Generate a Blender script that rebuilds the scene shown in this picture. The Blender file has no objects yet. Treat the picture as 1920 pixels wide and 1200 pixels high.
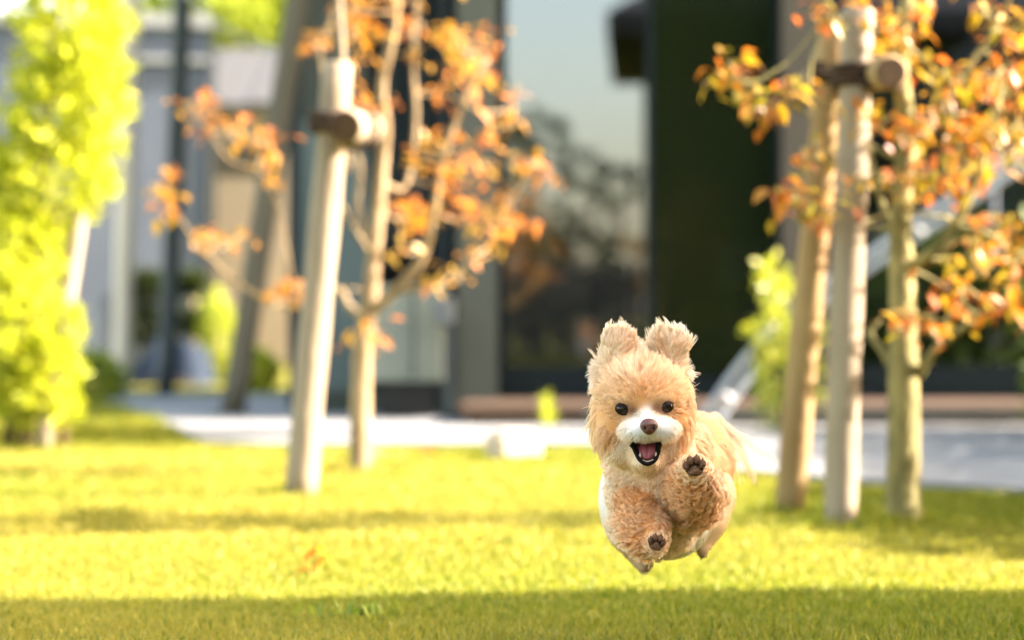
import bpy, bmesh, math, random
import numpy as np
from mathutils import Vector, Matrix, kdtree

R = math.radians
rng = np.random.default_rng(7)
random.seed(7)
scene = bpy.context.scene
C = scene.collection

# ------------------------------------------------------------------ camera
CAM_H, LENS = 0.44, 85.0
F = LENS / 36.0 * 1920.0                       # focal length in photo pixels
cam_d = bpy.data.cameras.new('camera')
cam = bpy.data.objects.new('camera', cam_d); C.objects.link(cam)
cam.location = (0, 0, CAM_H); cam.rotation_euler = (R(90), 0, 0)
cam_d.lens = LENS; cam_d.sensor_width = 36.0
cam_d.clip_start = 0.05; cam_d.clip_end = 2000
cam_d.dof.use_dof = True
cam_d.dof.focus_distance = 2.90
cam_d.dof.aperture_fstop = 3.05
scene.camera = cam

# ------------------------------------------------------------------ sky and sun
SUN_EL, SUN_TURN = R(31), R(2)                 # sun stands to the right, a little beyond the facade plane
sun_dir = Vector((math.cos(SUN_TURN) * math.cos(SUN_EL), math.sin(SUN_TURN) * math.cos(SUN_EL), math.sin(SUN_EL)))
world = bpy.data.worlds.new('World'); scene.world = world; world.use_nodes = True
wn = world.node_tree
sky = wn.nodes.new('ShaderNodeTexSky'); sky.sky_type = 'NISHITA'; sky.sun_disc = False
sky.sun_elevation = SUN_EL; sky.sun_rotation = math.atan2(sun_dir.x, sun_dir.y)
sky.dust_density = 3.0; sky.ozone_density = 0.0; sky.air_density = 1.0
tint = wn.nodes.new('ShaderNodeMix'); tint.data_type = 'RGBA'; tint.blend_type = 'MULTIPLY'; tint.inputs['Factor'].default_value = 1.0
tint.inputs[7].default_value = (1.14, 1.0, 0.80, 1)             # even warm tint over the whole sky, in place of a white balance
bg = wn.nodes['Background']; wn.links.new(sky.outputs[0], tint.inputs[6]); wn.links.new(tint.outputs[2], bg.inputs[0]); bg.inputs[1].default_value = 0.138
sl = bpy.data.lights.new('sun', 'SUN'); sl.energy = 5.0; sl.angle = R(0.6); sl.color = (1.0, 0.86, 0.75)
so = bpy.data.objects.new('sun', sl); C.objects.link(so)
so.rotation_euler = sun_dir.to_track_quat('Z', 'Y').to_euler(); so.location = (20, 0, 15)
scene.view_settings.view_transform = 'Standard'
scene.view_settings.look = 'None'
scene.view_settings.exposure = 3.2
scene.view_settings.gamma = 1.0
scene.cycles.use_denoising = True
scene.cycles.max_bounces = 10
scene.cycles.diffuse_bounces = 4
scene.cycles.glossy_bounces = 4
scene.cycles.transmission_bounces = 8
scene.cycles.transparent_max_bounces = 12

def W(px, py, D):
    """photo pixel + distance from the camera plane -> world point"""
    return Vector(((px - 960) * D / F, D, CAM_H - (py - 600) * D / F))
def GD(py):                                    # ground distance of a photo row
    return CAM_H * F / (py - 600)
def G(px, py):
    return W(px, py, GD(py))

# ------------------------------------------------------------------ materials
MATS = {}
def nodes_of(name):
    m = bpy.data.materials.new(name); m.use_nodes = True
    nt = m.node_tree; nt.nodes.clear()
    out = nt.nodes.new('ShaderNodeOutputMaterial')
    MATS[name] = m
    return m, nt, out
def N(nt, t, **kw):
    n = nt.nodes.new(t)
    for k, v in kw.items(): setattr(n, k, v)
    return n
def mat(name, col, col2=None, rough=0.8, scale=8.0, stretch=(1, 1, 1), bump=0.0, bscale=None, detail=5, spec=0.3, metal=0.0, coat=0.0):
    """procedural surface: two colours mixed by noise plus fine relief"""
    m, nt, out = nodes_of(name)
    b = N(nt, 'ShaderNodeBsdfPrincipled')
    b.inputs['Roughness'].default_value = rough; b.inputs['Metallic'].default_value = metal
    b.inputs['Specular IOR Level'].default_value = spec; b.inputs['Coat Weight'].default_value = coat
    tc = N(nt, 'ShaderNodeTexCoord'); mp = N(nt, 'ShaderNodeMapping'); mp.inputs['Scale'].default_value = stretch
    nt.links.new(tc.outputs['Object'], mp.inputs[0])
    nz = N(nt, 'ShaderNodeTexNoise'); nz.inputs['Scale'].default_value = scale; nz.inputs['Detail'].default_value = detail
    nt.links.new(mp.outputs[0], nz.inputs['Vector'])
    rp = N(nt, 'ShaderNodeValToRGB')
    c2 = col2 or tuple(c * 0.75 for c in col)
    rp.color_ramp.elements[0].position = 0.33; rp.color_ramp.elements[0].color = (*c2, 1)
    rp.color_ramp.elements[1].position = 0.67; rp.color_ramp.elements[1].color = (*col, 1)
    nt.links.new(nz.outputs['Fac'], rp.inputs[0]); nt.links.new(rp.outputs[0], b.inputs['Base Color'])
    if bump:
        n2 = N(nt, 'ShaderNodeTexNoise'); n2.inputs['Scale'].default_value = bscale or scale * 6; n2.inputs['Detail'].default_value = 4
        nt.links.new(mp.outputs[0], n2.inputs['Vector'])
        bp = N(nt, 'ShaderNodeBump'); bp.inputs['Strength'].default_value = bump; bp.inputs['Distance'].default_value = 0.01
        nt.links.new(n2.outputs['Fac'], bp.inputs['Height']); nt.links.new(bp.outputs[0], b.inputs['Normal'])
    nt.links.new(b.outputs[0], out.inputs[0])
    return m
def leaf_mat(name, ramp, trans=0.45, rough=0.5, attr=None, spec=0.35):
    """thin leaf: reflects and lets light through; the tone varies from leaf clump to leaf clump"""
    m, nt, out = nodes_of(name)
    if attr:
        at = N(nt, 'ShaderNodeAttribute'); at.attribute_name = attr; col = at.outputs['Color']
    else:
        oi = N(nt, 'ShaderNodeObjectInfo'); ge = N(nt, 'ShaderNodeNewGeometry')
        ad = N(nt, 'ShaderNodeMath', operation='ADD'); fr = N(nt, 'ShaderNodeMath', operation='FRACT')
        ml = N(nt, 'ShaderNodeMath', operation='MULTIPLY'); ml.inputs[1].default_value = 0.45
        nt.links.new(ge.outputs['Random Per Island'], ml.inputs[0])
        nt.links.new(oi.outputs['Random'], ad.inputs[0]); nt.links.new(ml.outputs[0], ad.inputs[1]); nt.links.new(ad.outputs[0], fr.inputs[0])
        rp = N(nt, 'ShaderNodeValToRGB')
        els = rp.color_ramp.elements
        while len(els) < len(ramp): els.new(0.5)
        for e, (p, c) in zip(els, ramp): e.position = p; e.color = (*c, 1)
        nt.links.new(fr.outputs[0], rp.inputs[0]); col = rp.outputs[0]
    d = N(nt, 'ShaderNodeBsdfPrincipled'); d.inputs['Roughness'].default_value = rough; d.inputs['Specular IOR Level'].default_value = spec
    t = N(nt, 'ShaderNodeBsdfTranslucent'); mx = N(nt, 'ShaderNodeMixShader'); mx.inputs[0].default_value = trans
    nt.links.new(col, d.inputs['Base Color']); nt.links.new(col, t.inputs['Color'])
    nt.links.new(d.outputs[0], mx.inputs[1]); nt.links.new(t.outputs[0], mx.inputs[2]); nt.links.new(mx.outputs[0], out.inputs[0])
    return m
def glass_mat(name, tint, refl):
    m, nt, out = nodes_of(name)
    tr = N(nt, 'ShaderNodeBsdfTransparent'); tr.inputs[0].default_value = (*tint, 1)
    gl = N(nt, 'ShaderNodeBsdfGlossy'); gl.inputs['Roughness'].default_value = 0.01; gl.inputs[0].default_value = (0.78, 0.85, 1.0, 1)
    fr = N(nt, 'ShaderNodeFresnel'); fr.inputs[0].default_value = 1.5
    ad = N(nt, 'ShaderNodeMath', operation='ADD'); ad.use_clamp = True; ad.inputs[1].default_value = refl
    nt.links.new(fr.outputs[0], ad.inputs[0])
    mx = N(nt, 'ShaderNodeMixShader'); nt.links.new(ad.outputs[0], mx.inputs[0])
    nt.links.new(tr.outputs[0], mx.inputs[1]); nt.links.new(gl.outputs[0], mx.inputs[2]); nt.links.new(mx.outputs[0], out.inputs[0])
    return m
def attr_mat(name, attr, rough=0.8):
    m, nt, out = nodes_of(name)
    at = N(nt, 'ShaderNodeAttribute'); at.attribute_name = attr
    b = N(nt, 'ShaderNodeBsdfPrincipled'); b.inputs['Roughness'].default_value = rough; b.inputs['Specular IOR Level'].default_value = 0.1
    nt.links.new(at.outputs['Color'], b.inputs['Base Color']); nt.links.new(b.outputs[0], out.inputs[0])
    return m
def hair_mat(name, attr):
    m, nt, out = nodes_of(name)
    at = N(nt, 'ShaderNodeAttribute'); at.attribute_name = attr
    h = N(nt, 'ShaderNodeBsdfHairPrincipled'); h.model = 'CHIANG'; h.parametrization = 'COLOR'
    h.inputs['Roughness'].default_value = 0.42; h.inputs['Radial Roughness'].default_value = 0.6
    h.inputs['Coat'].default_value = 0.0
    h.inputs['Random Roughness'].default_value = 0.2
    d = N(nt, 'ShaderNodeBsdfDiffuse'); mx = N(nt, 'ShaderNodeMixShader'); mx.inputs[0].default_value = 0.45
    nt.links.new(at.outputs['Color'], h.inputs['Color']); nt.links.new(at.outputs['Color'], d.inputs['Color'])
    nt.links.new(h.outputs[0], mx.inputs[1]); nt.links.new(d.outputs[0], mx.inputs[2]); nt.links.new(mx.outputs[0], out.inputs[0])
    return m

# ------------------------------------------------------------------ mesh helpers
class MB:
    def __init__(s): s.v = []; s.f = []
    def add(s, vs, fs):
        o = len(s.v); s.v += [tuple(v) for v in vs]; s.f += [tuple(i + o for i in f) for f in fs]; return s
    def box(s, a, b, M=None):
        (x0, y0, z0), (x1, y1, z1) = a, b
        vs = [Vector(p) for p in ((x0, y0, z0), (x1, y0, z0), (x1, y1, z0), (x0, y1, z0), (x0, y0, z1), (x1, y0, z1), (x1, y1, z1), (x0, y1, z1))]
        if M: vs = [M @ v for v in vs]
        return s.add(vs, [(3, 2, 1, 0), (4, 5, 6, 7), (0, 1, 5, 4), (1, 2, 6, 5), (2, 3, 7, 6), (3, 0, 4, 7)])
    def tube(s, pts, rad, n=10, cap=True, jit=0.0):
        pts = [Vector(p) for p in pts]; o = len(s.v)
        k = len(pts)
        if not hasattr(rad, '__len__'): rad = [rad] * k
        t0 = (pts[1] - pts[0]).normalized()
        u = t0.cross(Vector((0.31, 0.87, 0.13))).normalized()
        for i, p in enumerate(pts):
            t = (pts[min(i + 1, k - 1)] - pts[max(i - 1, 0)]).normalized()
            u = (u - t * u.dot(t)).normalized(); w = t.cross(u)
            for j in range(n):
                a = 2 * math.pi * j / n
                r = rad[i] * (1 + jit * random.uniform(-1, 1))
                s.v.append(tuple(p + (u * math.cos(a) + w * math.sin(a)) * r))
        for i in range(k - 1):
            for j in range(n):
                j2 = (j + 1) % n
                s.f.append((o + i * n + j, o + i * n + j2, o + (i + 1) * n + j2, o + (i + 1) * n + j))
        if cap:
            s.f.append(tuple(o + j for j in reversed(range(n)))); s.f.append(tuple(o + (k - 1) * n + j for j in range(n)))
        return s
    def ball(s, c, r, nu=16, nv=10, M=None):
        c = Vector(c); r = Vector(r) if hasattr(r, '__len__') else Vector((r, r, r)); o = len(s.v)
        vs = []
        for i in range(1, nv):
            th = math.pi * i / nv
            for j in range(nu):
                ph = 2 * math.pi * j / nu
                d = Vector((r.x * math.sin(th) * math.cos(ph), r.y * math.sin(th) * math.sin(ph), r.z * math.cos(th)))
                vs.append(c + (M @ d if M else d))
        top = Vector((0, 0, r.z)); vs += [c + (M @ top if M else top), c - (M @ top if M else top)]
        fs = []
        for i in range(nv - 2):
            for j in range(nu):
                j2 = (j + 1) % nu; fs.append((i * nu + j, (i + 1) * nu + j, (i + 1) * nu + j2, i * nu + j2))
        T = (nv - 1) * nu
        for j in range(nu):
            j2 = (j + 1) % nu; fs.append((T, j, j2)); fs.append((T + 1, (nv - 2) * nu + j2, (nv - 2) * nu + j))
        return s.add(vs, fs)
    def mesh(s, name, m, smooth=False):
        me = bpy.data.meshes.new(name); me.from_pydata(s.v, [], s.f); me.update()
        if m is not None: me.materials.append(MATS[m] if isinstance(m, str) else m)
        if smooth: me.shade_smooth()
        return me
    def build(s, name, m, parent=None, smooth=False, bevel=0.0):
        o = link(name, s.mesh(name, m, smooth), parent)
        if bevel:
            b = o.modifiers.new('bevel', 'BEVEL'); b.width = bevel; b.segments = 2; b.limit_method = 'ANGLE'
        return o
def link(name, data, parent=None):
    o = bpy.data.objects.new(name, data); C.objects.link(o)
    if parent is not None:
        o.parent = parent
        if parent.parent is None and parent.type == 'EMPTY': o.matrix_parent_inverse = Matrix.Translation(parent.location).inverted()
    return o
def thing(name, label, cat, loc, group=None):
    o = bpy.data.objects.new(name, None); C.objects.link(o); o.location = loc; o.empty_display_size = 0.1
    o['label'] = label; o['category'] = cat
    if group: o['group'] = group
    return o
def tag(o, label, cat, group=None):
    o['label'] = label; o['category'] = cat
    if group: o['group'] = group
    return o
def structure(o): o['kind'] = 'structure'; return o
def catmull(pts, n=6):
    pts = [Vector(p) for p in pts]; out = []
    P = [pts[0] * 2 - pts[1]] + pts + [pts[-1] * 2 - pts[-2]]
    for i in range(1, len(P) - 2):
        for k in range(n):
            t = k / n
            out.append(0.5 * ((2 * P[i]) + (P[i + 1] - P[i - 1]) * t + (2 * P[i - 1] - 5 * P[i] + 4 * P[i + 1] - P[i + 2]) * t * t
                              + (3 * P[i] - P[i - 1] - 3 * P[i + 1] + P[i + 2]) * t ** 3))
    out.append(pts[-1]); return out
def lerps(r0, r1, n): return [r0 + (r1 - r0) * i / (n - 1) for i in range(n)]

# materials of the place
mat('soil_turf', (0.165, 0.150, 0.018), (0.095, 0.100, 0.012), 0.95, 2.2, bump=0.6, bscale=60, spec=0.1)
mat('paving', (0.185, 0.190, 0.192), (0.155, 0.160, 0.164), 0.85, 9, bump=0.25, bscale=120)
mat('pale_stone', (0.45, 0.37, 0.29), (0.36, 0.30, 0.23), 0.85, 14, bump=0.5)
mat('peeled_wood', (0.245, 0.20, 0.140), (0.16, 0.122, 0.08), 0.75, 11, (1, 1, 0.25), bump=0.6, bscale=30)
mat('tan_wood', (0.27, 0.19, 0.085), (0.19, 0.12, 0.05), 0.75, 11, (1, 1, 0.25), bump=0.6, bscale=30)
mat('end_grain', (0.060, 0.033, 0.013), (0.036, 0.02, 0.009), 0.9, 30, bump=0.3)
mat('rope', (0.055, 0.03, 0.016), (0.03, 0.018, 0.01), 0.95, 60, bump=0.7)
mat('bark_pale', (0.27, 0.205, 0.12), (0.15, 0.105, 0.05), 0.85, 14, (1, 1, 0.5), bump=0.5, bscale=50)
mat('bark_lichen', (0.25, 0.21, 0.08), (0.09, 0.085, 0.03), 0.9, 22, (1, 1, 0.7), bump=0.6, bscale=60)
mat('column_grey', (0.052, 0.060, 0.050), (0.045, 0.052, 0.044), 0.7, 5)
mat('column_taupe', (0.062, 0.054, 0.041), (0.053, 0.047, 0.037), 0.7, 5)
mat('wall_blue', (0.100, 0.125, 0.145), (0.088, 0.110, 0.128), 0.75, 4)
mat('wall_slate', (0.030, 0.042, 0.050), (0.026, 0.036, 0.043), 0.7, 5)
mat('panel_teal', (0.10, 0.135, 0.135), (0.085, 0.115, 0.115), 0.5, 5)
mat('cabinet', (0.155, 0.175, 0.150), (0.13, 0.15, 0.13), 0.5, 6)
mat('black_void', (0.012, 0.013, 0.013), (0.008, 0.009, 0.009), 0.7, 8)
mat('frame_navy', (0.008, 0.013, 0.016), (0.006, 0.010, 0.012), 0.6, 8, spec=0.08)
mat('deck_wood', (0.070, 0.043, 0.026), (0.048, 0.03, 0.019), 0.75, 6, (0.2, 1, 1), bump=0.2)
mat('deck_grey', (0.085, 0.079, 0.068), (0.07, 0.065, 0.056), 0.75, 6, (0.2, 1, 1), bump=0.2)
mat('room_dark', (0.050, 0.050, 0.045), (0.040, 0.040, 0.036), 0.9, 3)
mat('olive_cloth', (0.42, 0.36, 0.012), (0.34, 0.29, 0.010), 0.9, 12, bump=0.2)
mat('room_white', (0.55, 0.56, 0.55), None, 0.6, 8)
mat('room_wood', (0.16, 0.11, 0.06), None, 0.6, 6)
mat('roof_tile', (0.050, 0.049, 0.048), (0.036, 0.036, 0.037), 0.6, 6, bump=0.2)
mat('cream_wall', (0.30, 0.245, 0.185), (0.27, 0.22, 0.165), 0.85, 5, bump=0.1)
mat('blue_render', (0.082, 0.102, 0.140), (0.072, 0.09, 0.125), 0.85, 2.5, bump=0.1)
mat('white_trim', (0.25, 0.27, 0.28), None, 0.6, 5)
mat('pole_sunlit', (0.62, 0.54, 0.44), (0.54, 0.47, 0.38), 0.75, 6, (1, 1, 0.2))  # sunlight on this pole is put into its bright colour
mat('pole_slate', (0.035, 0.045, 0.046), (0.03, 0.038, 0.04), 0.6, 6)
mat('pole_olive', (0.080, 0.072, 0.052), (0.064, 0.058, 0.042), 0.75, 8, (1, 1, 0.15), bump=0.2)
mat('white_metal', (0.33, 0.36, 0.39), (0.29, 0.31, 0.34), 0.4, 6)
mat('dark_board', (0.050, 0.066, 0.026), (0.034, 0.046, 0.018), 0.8, 4, (1, 1, 0.2), bump=0.2)
mat('dark_roof', (0.018, 0.020, 0.020), None, 0.7, 8)
mat('pale_plastic', (0.10, 0.115, 0.125), None, 0.5, 8)
mat('blue_cover', (0.020, 0.030, 0.050), (0.014, 0.02, 0.03), 0.9, 5, bump=0.3, spec=0.03)
mat('cable', (0.50, 0.50, 0.44), None, 0.6, 5)
glass_mat('window_glass', (0.66, 0.68, 0.66), 0.10)
leaf_mat('leaf_orange', [(0.0, (0.44, 0.13, 0.020)), (0.25, (0.46, 0.19, 0.018)), (0.5, (0.44, 0.23, 0.015)), (0.72, (0.36, 0.235, 0.015)), (0.9, (0.46, 0.16, 0.035))], 0.45, 0.42, spec=0.45)
leaf_mat('leaf_rust', [(0.0, (0.36, 0.085, 0.012)), (0.2, (0.40, 0.15, 0.012)), (0.42, (0.36, 0.21, 0.012)), (0.62, (0.26, 0.22, 0.015)), (0.8, (0.34, 0.22, 0.015)), (0.92, (0.38, 0.11, 0.015))], 0.45, 0.42, spec=0.45)
leaf_mat('leaf_lime', [(0.0, (0.24, 0.30, 0.02)), (0.35, (0.46, 0.46, 0.06)), (0.6, (0.66, 0.60, 0.26)), (0.85, (0.36, 0.38, 0.02))], 0.45, 0.35, spec=0.7)
leaf_mat('leaf_gold', [(0.0, (0.37, 0.41, 0.012)), (0.3, (0.50, 0.53, 0.018)), (0.6, (0.62, 0.62, 0.055)), (0.85, (0.26, 0.31, 0.009))], 0.45)
leaf_mat('leaf_green', [(0.0, (0.05, 0.09, 0.012)), (0.4, (0.09, 0.14, 0.02)), (0.75, (0.14, 0.17, 0.02))], 0.35)
leaf_mat('leaf_dark', [(0.0, (0.018, 0.030, 0.006)), (0.6, (0.030, 0.045, 0.008))], 0.3)
leaf_mat('leaf_flame', [(0.0, (0.62, 0.17, 0.012)), (0.5, (0.60, 0.24, 0.015))], 0.5)
leaf_mat('leaf_far', [(0.0, (0.16, 0.22, 0.02)), (0.4, (0.28, 0.34, 0.03)), (0.75, (0.36, 0.38, 0.03))], 0.4)
leaf_mat('grass_blade', None, 0.42, 0.55, attr='tone', spec=0.25)

# ------------------------------------------------------------------ ground, pavement
bm = bmesh.new()
xs = np.concatenate([np.linspace(-900, -10, 8)[:-1], np.linspace(-10, 10, 60), np.linspace(10, 900, 8)[1:]])
ys = np.concatenate([np.linspace(-900, -8, 8)[:-1], np.linspace(-8, 30, 110), np.linspace(30, 1500, 10)[1:]])
def ground_z(x, y):
    if y < 1.5 or y > 6.0 or abs(x) > 3: return 0.0
    k = min(1, (y - 1.5) / 0.8, (6.0 - y) / 0.8)
    return k * 0.006 * (math.sin(x * 3.1 + y * 1.7) + math.sin(y * 4.3 - x * 1.2))
grid = [[bm.verts.new((x, y, ground_z(x, y))) for x in xs] for y in ys]
for j in range(len(ys) - 1):
    for i in range(len(xs) - 1):
        bm.faces.new((grid[j][i], grid[j][i + 1], grid[j + 1][i + 1], grid[j + 1][i]))
me = bpy.data.meshes.new('lawn'); bm.to_mesh(me); bm.free(); me.materials.append(MATS['soil_turf']); me.shade_smooth()
lawn = structure(link('lawn', me)); lawn['label'] = 'sunlit yellow green lawn in front of the house'

pave_poly = [G(166, 751), G(300, 800), G(385, 838), G(500, 842), G(1100, 842), G(1220, 860), G(1340, 888), G(1620, 912), G(1920, 930)]
pave_poly = [Vector((p.x, p.y)) for p in pave_poly] + [Vector((2.2, 5.95)), Vector((7.0, 5.8)), Vector((7.0, 13.6)), Vector((-2.5, 13.6))]
PT = 0.022
m = MB(); n = len(pave_poly)
m.add([(p.x, p.y, PT) for p in pave_poly] + [(p.x, p.y, -0.05) for p in pave_poly],
      [tuple(range(n))] + [(i, i + n, (i + 1) % n + n, (i + 1) % n) for i in range(n)])
pv = structure(m.build('pavement', 'paving')); pv['label'] = 'pale concrete pavement between lawn and house'
def in_pave(x, y):
    inside = np.zeros(len(x), bool); j = n - 1
    for i in range(n):
        a, b = pave_poly[i], pave_poly[j]
        c = ((a.y > y) != (b.y > y)) & (x < (b.x - a.x) * (y - a.y) / (b.y - a.y + 1e-12) + a.x)
        inside ^= c; j = i
    return inside

# ------------------------------------------------------------------ lawn grass (uncountable)
FEET = [G(565, 925), G(676, 890), G(1576, 990), G(1481, 962), G(1692, 980), G(78, 848), G(1600, 985), G(1640, 985)]
def grass_patch(zones):
    V, Fc, T = [], [], []
    base = 0
    for (y0, y1, dens, h0, h1, w) in zones:
        cnt = int(dens * (y1 - y0) * (2 * (0.30 * (y0 + y1) / 2 + 0.35)))
        y = rng.uniform(y0, y1, cnt); x = rng.uniform(-1, 1, cnt) * (0.30 * y + 0.35)
        keep = ~in_pave(x, y); x = x[keep]; y = y[keep]; k = len(x)
        patch = 0.48 + 0.34 * (np.sin(x * 2.3 + 1.1 * np.sin(y * 1.9)) + np.sin(y * 3.1 + x * 0.9 + 2.0)) + rng.normal(0, 0.10, k)
        fine = 0.5 + 0.5 * np.sin(x * 11 + np.sin(y * 9) * 2) * np.sin(y * 13 + np.sin(x * 7) * 2)
        h = rng.uniform(h0, h1, k) * (0.75 + 0.5 * fine); a = rng.uniform(0, 2 * np.pi, k)
        lean = rng.uniform(0.15, 0.85, k) * h; la = rng.uniform(0, 2 * np.pi, k)
        ww = w * rng.uniform(0.7, 1.4, k)
        near = np.zeros(k)                              # uncut longer grass round the posts and trunks
        for q in FEET: near = np.maximum(near, np.exp(-((x - q.x) ** 2 + (y - q.y) ** 2) / .10 ** 2))
        h = h * (1 + 2.6 * near * rng.random(k)); patch = patch + .5 * near
        gz = np.array([ground_z(xx, yy) for xx, yy in zip(x, y)]) if y0 < 6 else np.zeros(k)
        dx, dy = np.cos(a) * ww, np.sin(a) * ww; lx, ly = np.cos(la) * lean, np.sin(la) * lean
        P = np.empty((k, 5, 3))
        P[:, 0] = np.stack([x - dx, y - dy, gz - 0.003], 1); P[:, 1] = np.stack([x + dx, y + dy, gz - 0.003], 1)
        P[:, 2] = np.stack([x + lx * .35 + dx * .8, y + ly * .35 + dy * .8, gz + h * .6], 1)
        P[:, 3] = np.stack([x + lx * .35 - dx * .8, y + ly * .35 - dy * .8, gz + h * .6], 1)
        P[:, 4] = np.stack([x + lx, y + ly, gz + h * .95], 1)
        V.append(P.reshape(-1, 3))
        idx = base + np.arange(k)[:, None] * 5
        Fc.append((idx, k)); base += 5 * k
        patch = patch + .25 * np.clip((y - 6.0) / 2, 0, 1); g = np.clip(patch, 0, 1)[:, None]
        green = np.array([0.172, 0.196, 0.012]); straw = np.array([0.290, 0.250, 0.034]); deep = np.array([0.085, 0.140, 0.008])
        col = green * g + straw * (1 - g)
        r = rng.random((k, 1)); col = np.where(r < 0.09, deep, col); col = np.where(r > 0.88, straw * 1.15, col)
        col = col * rng.uniform(0.85, 1.12, (k, 1))
        T.append(np.repeat(np.concatenate([col, np.ones((k, 1))], 1)[:, None], 5, 1).reshape(-1, 4))
    V = np.concatenate(V); T = np.concatenate(T)
    quads = np.concatenate([i + np.array([0, 1, 2, 3]) for i, _ in Fc]); tris = np.concatenate([i + np.array([3, 2, 4]) for i, _ in Fc])
    me = bpy.data.meshes.new('grass')
    me.vertices.add(len(V)); me.vertices.foreach_set('co', V.astype(np.float32).ravel())
    nq, nt_ = len(quads), len(tris)
    me.loops.add(nq * 4 + nt_ * 3); me.loops.foreach_set('vertex_index', np.concatenate([quads.ravel(), tris.ravel()]).astype(np.int32))
    me.polygons.add(nq + nt_)
    me.polygons.foreach_set('loop_start', np.concatenate([np.arange(nq) * 4, nq * 4 + np.arange(nt_) * 3]).astype(np.int32))
    me.update(calc_edges=True)
    at = me.attributes.new('tone', 'FLOAT_COLOR', 'POINT'); at.data.foreach_set('color', T.astype(np.float32).ravel())
    me.materials.append(MATS['grass_blade']); return me
gr = link('grass', grass_patch([(2.3, 4.6, 26000, .006, .016, .0011), (4.6, 6.6, 13000, .008, .018, .0018), (6.6, 9.0, 6000, .010, .024, .003), (9.0, 14, 1500, .03, .06, .005)]))
gr['kind'] = 'stuff'; gr['label'] = 'short yellow green grass of the lawn'; gr['category'] = 'grass'

# ------------------------------------------------------------------ the house with the large windows
FY = 10.6                                             # facade plane
def fx(px, D=FY): return (px - 960) * D / F
def fz(py, D=FY): return CAM_H - (py - 600) * D / F
house = thing('house', 'dark modern house with large glass sliding windows and timber deck', 'house', (1.5, FY, 0))
def hbox(name, mt, a, b, parent=house, bevel=0.0):
    return MB().box(a, b).build(name, mt, parent, bevel=bevel)
TOP = 3.0
hbox('column', 'column_grey', (fx(858, 10.5), 10.38, PT - .02), (fx(932, 10.5), 10.66, TOP))
hbox('column', 'column_taupe', (fx(1462), 10.50, 0.10), (fx(1552), 10.72, TOP))
hbox('wall', 'wall_slate', (fx(540, 11.2), 11.2, 0.0), (fx(858, 10.9), 11.34, TOP))             # recessed bay
for px in (700, 748, 800, 842):
    hbox('batten', 'frame_navy', (fx(px, 11.2), 11.165, fz(560, 11.2)), (fx(px, 11.2) + .03, 11.197, TOP))
hbox('wall_panel', 'panel_teal', (fx(566, 11.0), 11.02, 0.12), (fx(690, 11.0), 11.16, 1.35))
hbox('wall_panel', 'column_grey', (fx(566, 11.0), 11.03, 1.353), (fx(690, 11.0), 11.15, TOP))
hbox('plinth', 'column_grey', (fx(566, 11.0), 10.98, 0.0), (fx(858, 10.9), 11.19, 0.118))
def window(px0, px1, stiles):
    x0, x1 = fx(px0), fx(px1); z0, z1 = fz(726), 2.35
    f = MB()
    f.box((x0, FY, z0), (x1, FY + .07, fz(686))); f.box((x0, FY, z1), (x1, FY + .07, z1 + .08))
    f.box((x0, FY, fz(686) + .0005), (x0 + .035, FY + .07, z1 - .0005)); f.box((x1 - .035, FY, fz(686) + .0005), (x1, FY + .07, z1 - .0005))
    for s in stiles: f.box((fx(s) - .02, FY + .002, fz(686) + .0005), (fx(s) + .02, FY + .068, z1 - .0005))
    w = f.build('window', 'frame_navy', house)
    cuts = [x0 + .035] + [fx(s) for s in stiles] + [x1 - .035]
    for a, b in zip(cuts[:-1], cuts[1:]):
        c_ = Matrix.Translation(((a + b) / 2, FY + .035, 0)) @ Matrix.Rotation(R(-1.5), 4, 'Z')   # panes turned to slide the tree's mirror image behind the dark screen
        MB().box(((a - b) / 2 - .004, -.003, fz(686) - .004), ((b - a) / 2 + .004, .003, z1 + .004), c_).build('pane', 'window_glass', w)
    hbox('lintel_wall', 'wall_slate', (x0, FY + .005, z1 + .081), (x1, FY + .13, TOP))
m_, nt_, out_ = nodes_of('added_screen_mesh')                 # added dark see-through sheet that dims the reflections in the glass
tr_ = N(nt_, 'ShaderNodeBsdfTransparent'); df_ = N(nt_, 'ShaderNodeBsdfDiffuse'); df_.inputs[0].default_value = (0.011, 0.016, 0.006, 1)
nz_ = N(nt_, 'ShaderNodeTexNoise'); nz_.inputs['Scale'].default_value = 3.0; mr_ = N(nt_, 'ShaderNodeMapRange'); mr_.inputs[3].default_value = .25; mr_.inputs[4].default_value = .75
mx_ = N(nt_, 'ShaderNodeMixShader'); nt_.links.new(nz_.outputs[0], mr_.inputs[0]); nt_.links.new(mr_.outputs[0], mx_.inputs[0])
nt_.links.new(tr_.outputs[0], mx_.inputs[1]); nt_.links.new(df_.outputs[0], mx_.inputs[2]); nt_.links.new(mx_.outputs[0], out_.inputs[0])
scr = hbox('added_dark_screen', 'added_screen_mesh', (fx(1222), FY - .014, fz(700)), (fx(1452), FY - .012, 2.34))  # screen added to hide the mirrored orange tree
for a_, b_ in ((fx(1212), fx(1224)), (fx(1450), fx(1461))): hbox('added_screen_frame', 'frame_navy', (a_, FY - .022, fz(722)), (b_, FY - .003, 2.36), scr)
window(934, 1461, []); window(1553, 2560, [2060])
rx0, rx1 = fx(925), fx(2570)
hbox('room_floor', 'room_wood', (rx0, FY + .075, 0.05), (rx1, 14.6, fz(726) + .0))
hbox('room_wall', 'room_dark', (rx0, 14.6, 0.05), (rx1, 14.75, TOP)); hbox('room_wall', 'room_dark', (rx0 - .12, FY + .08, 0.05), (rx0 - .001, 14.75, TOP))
hbox('room_wall', 'room_dark', (rx1 + .001, FY + .005, 0.0), (rx1 + .15, 14.75, TOP)); hbox('room_ceiling', 'room_dark', (rx0, FY + .14, 2.5), (rx1, 14.59, 2.6))
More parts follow.
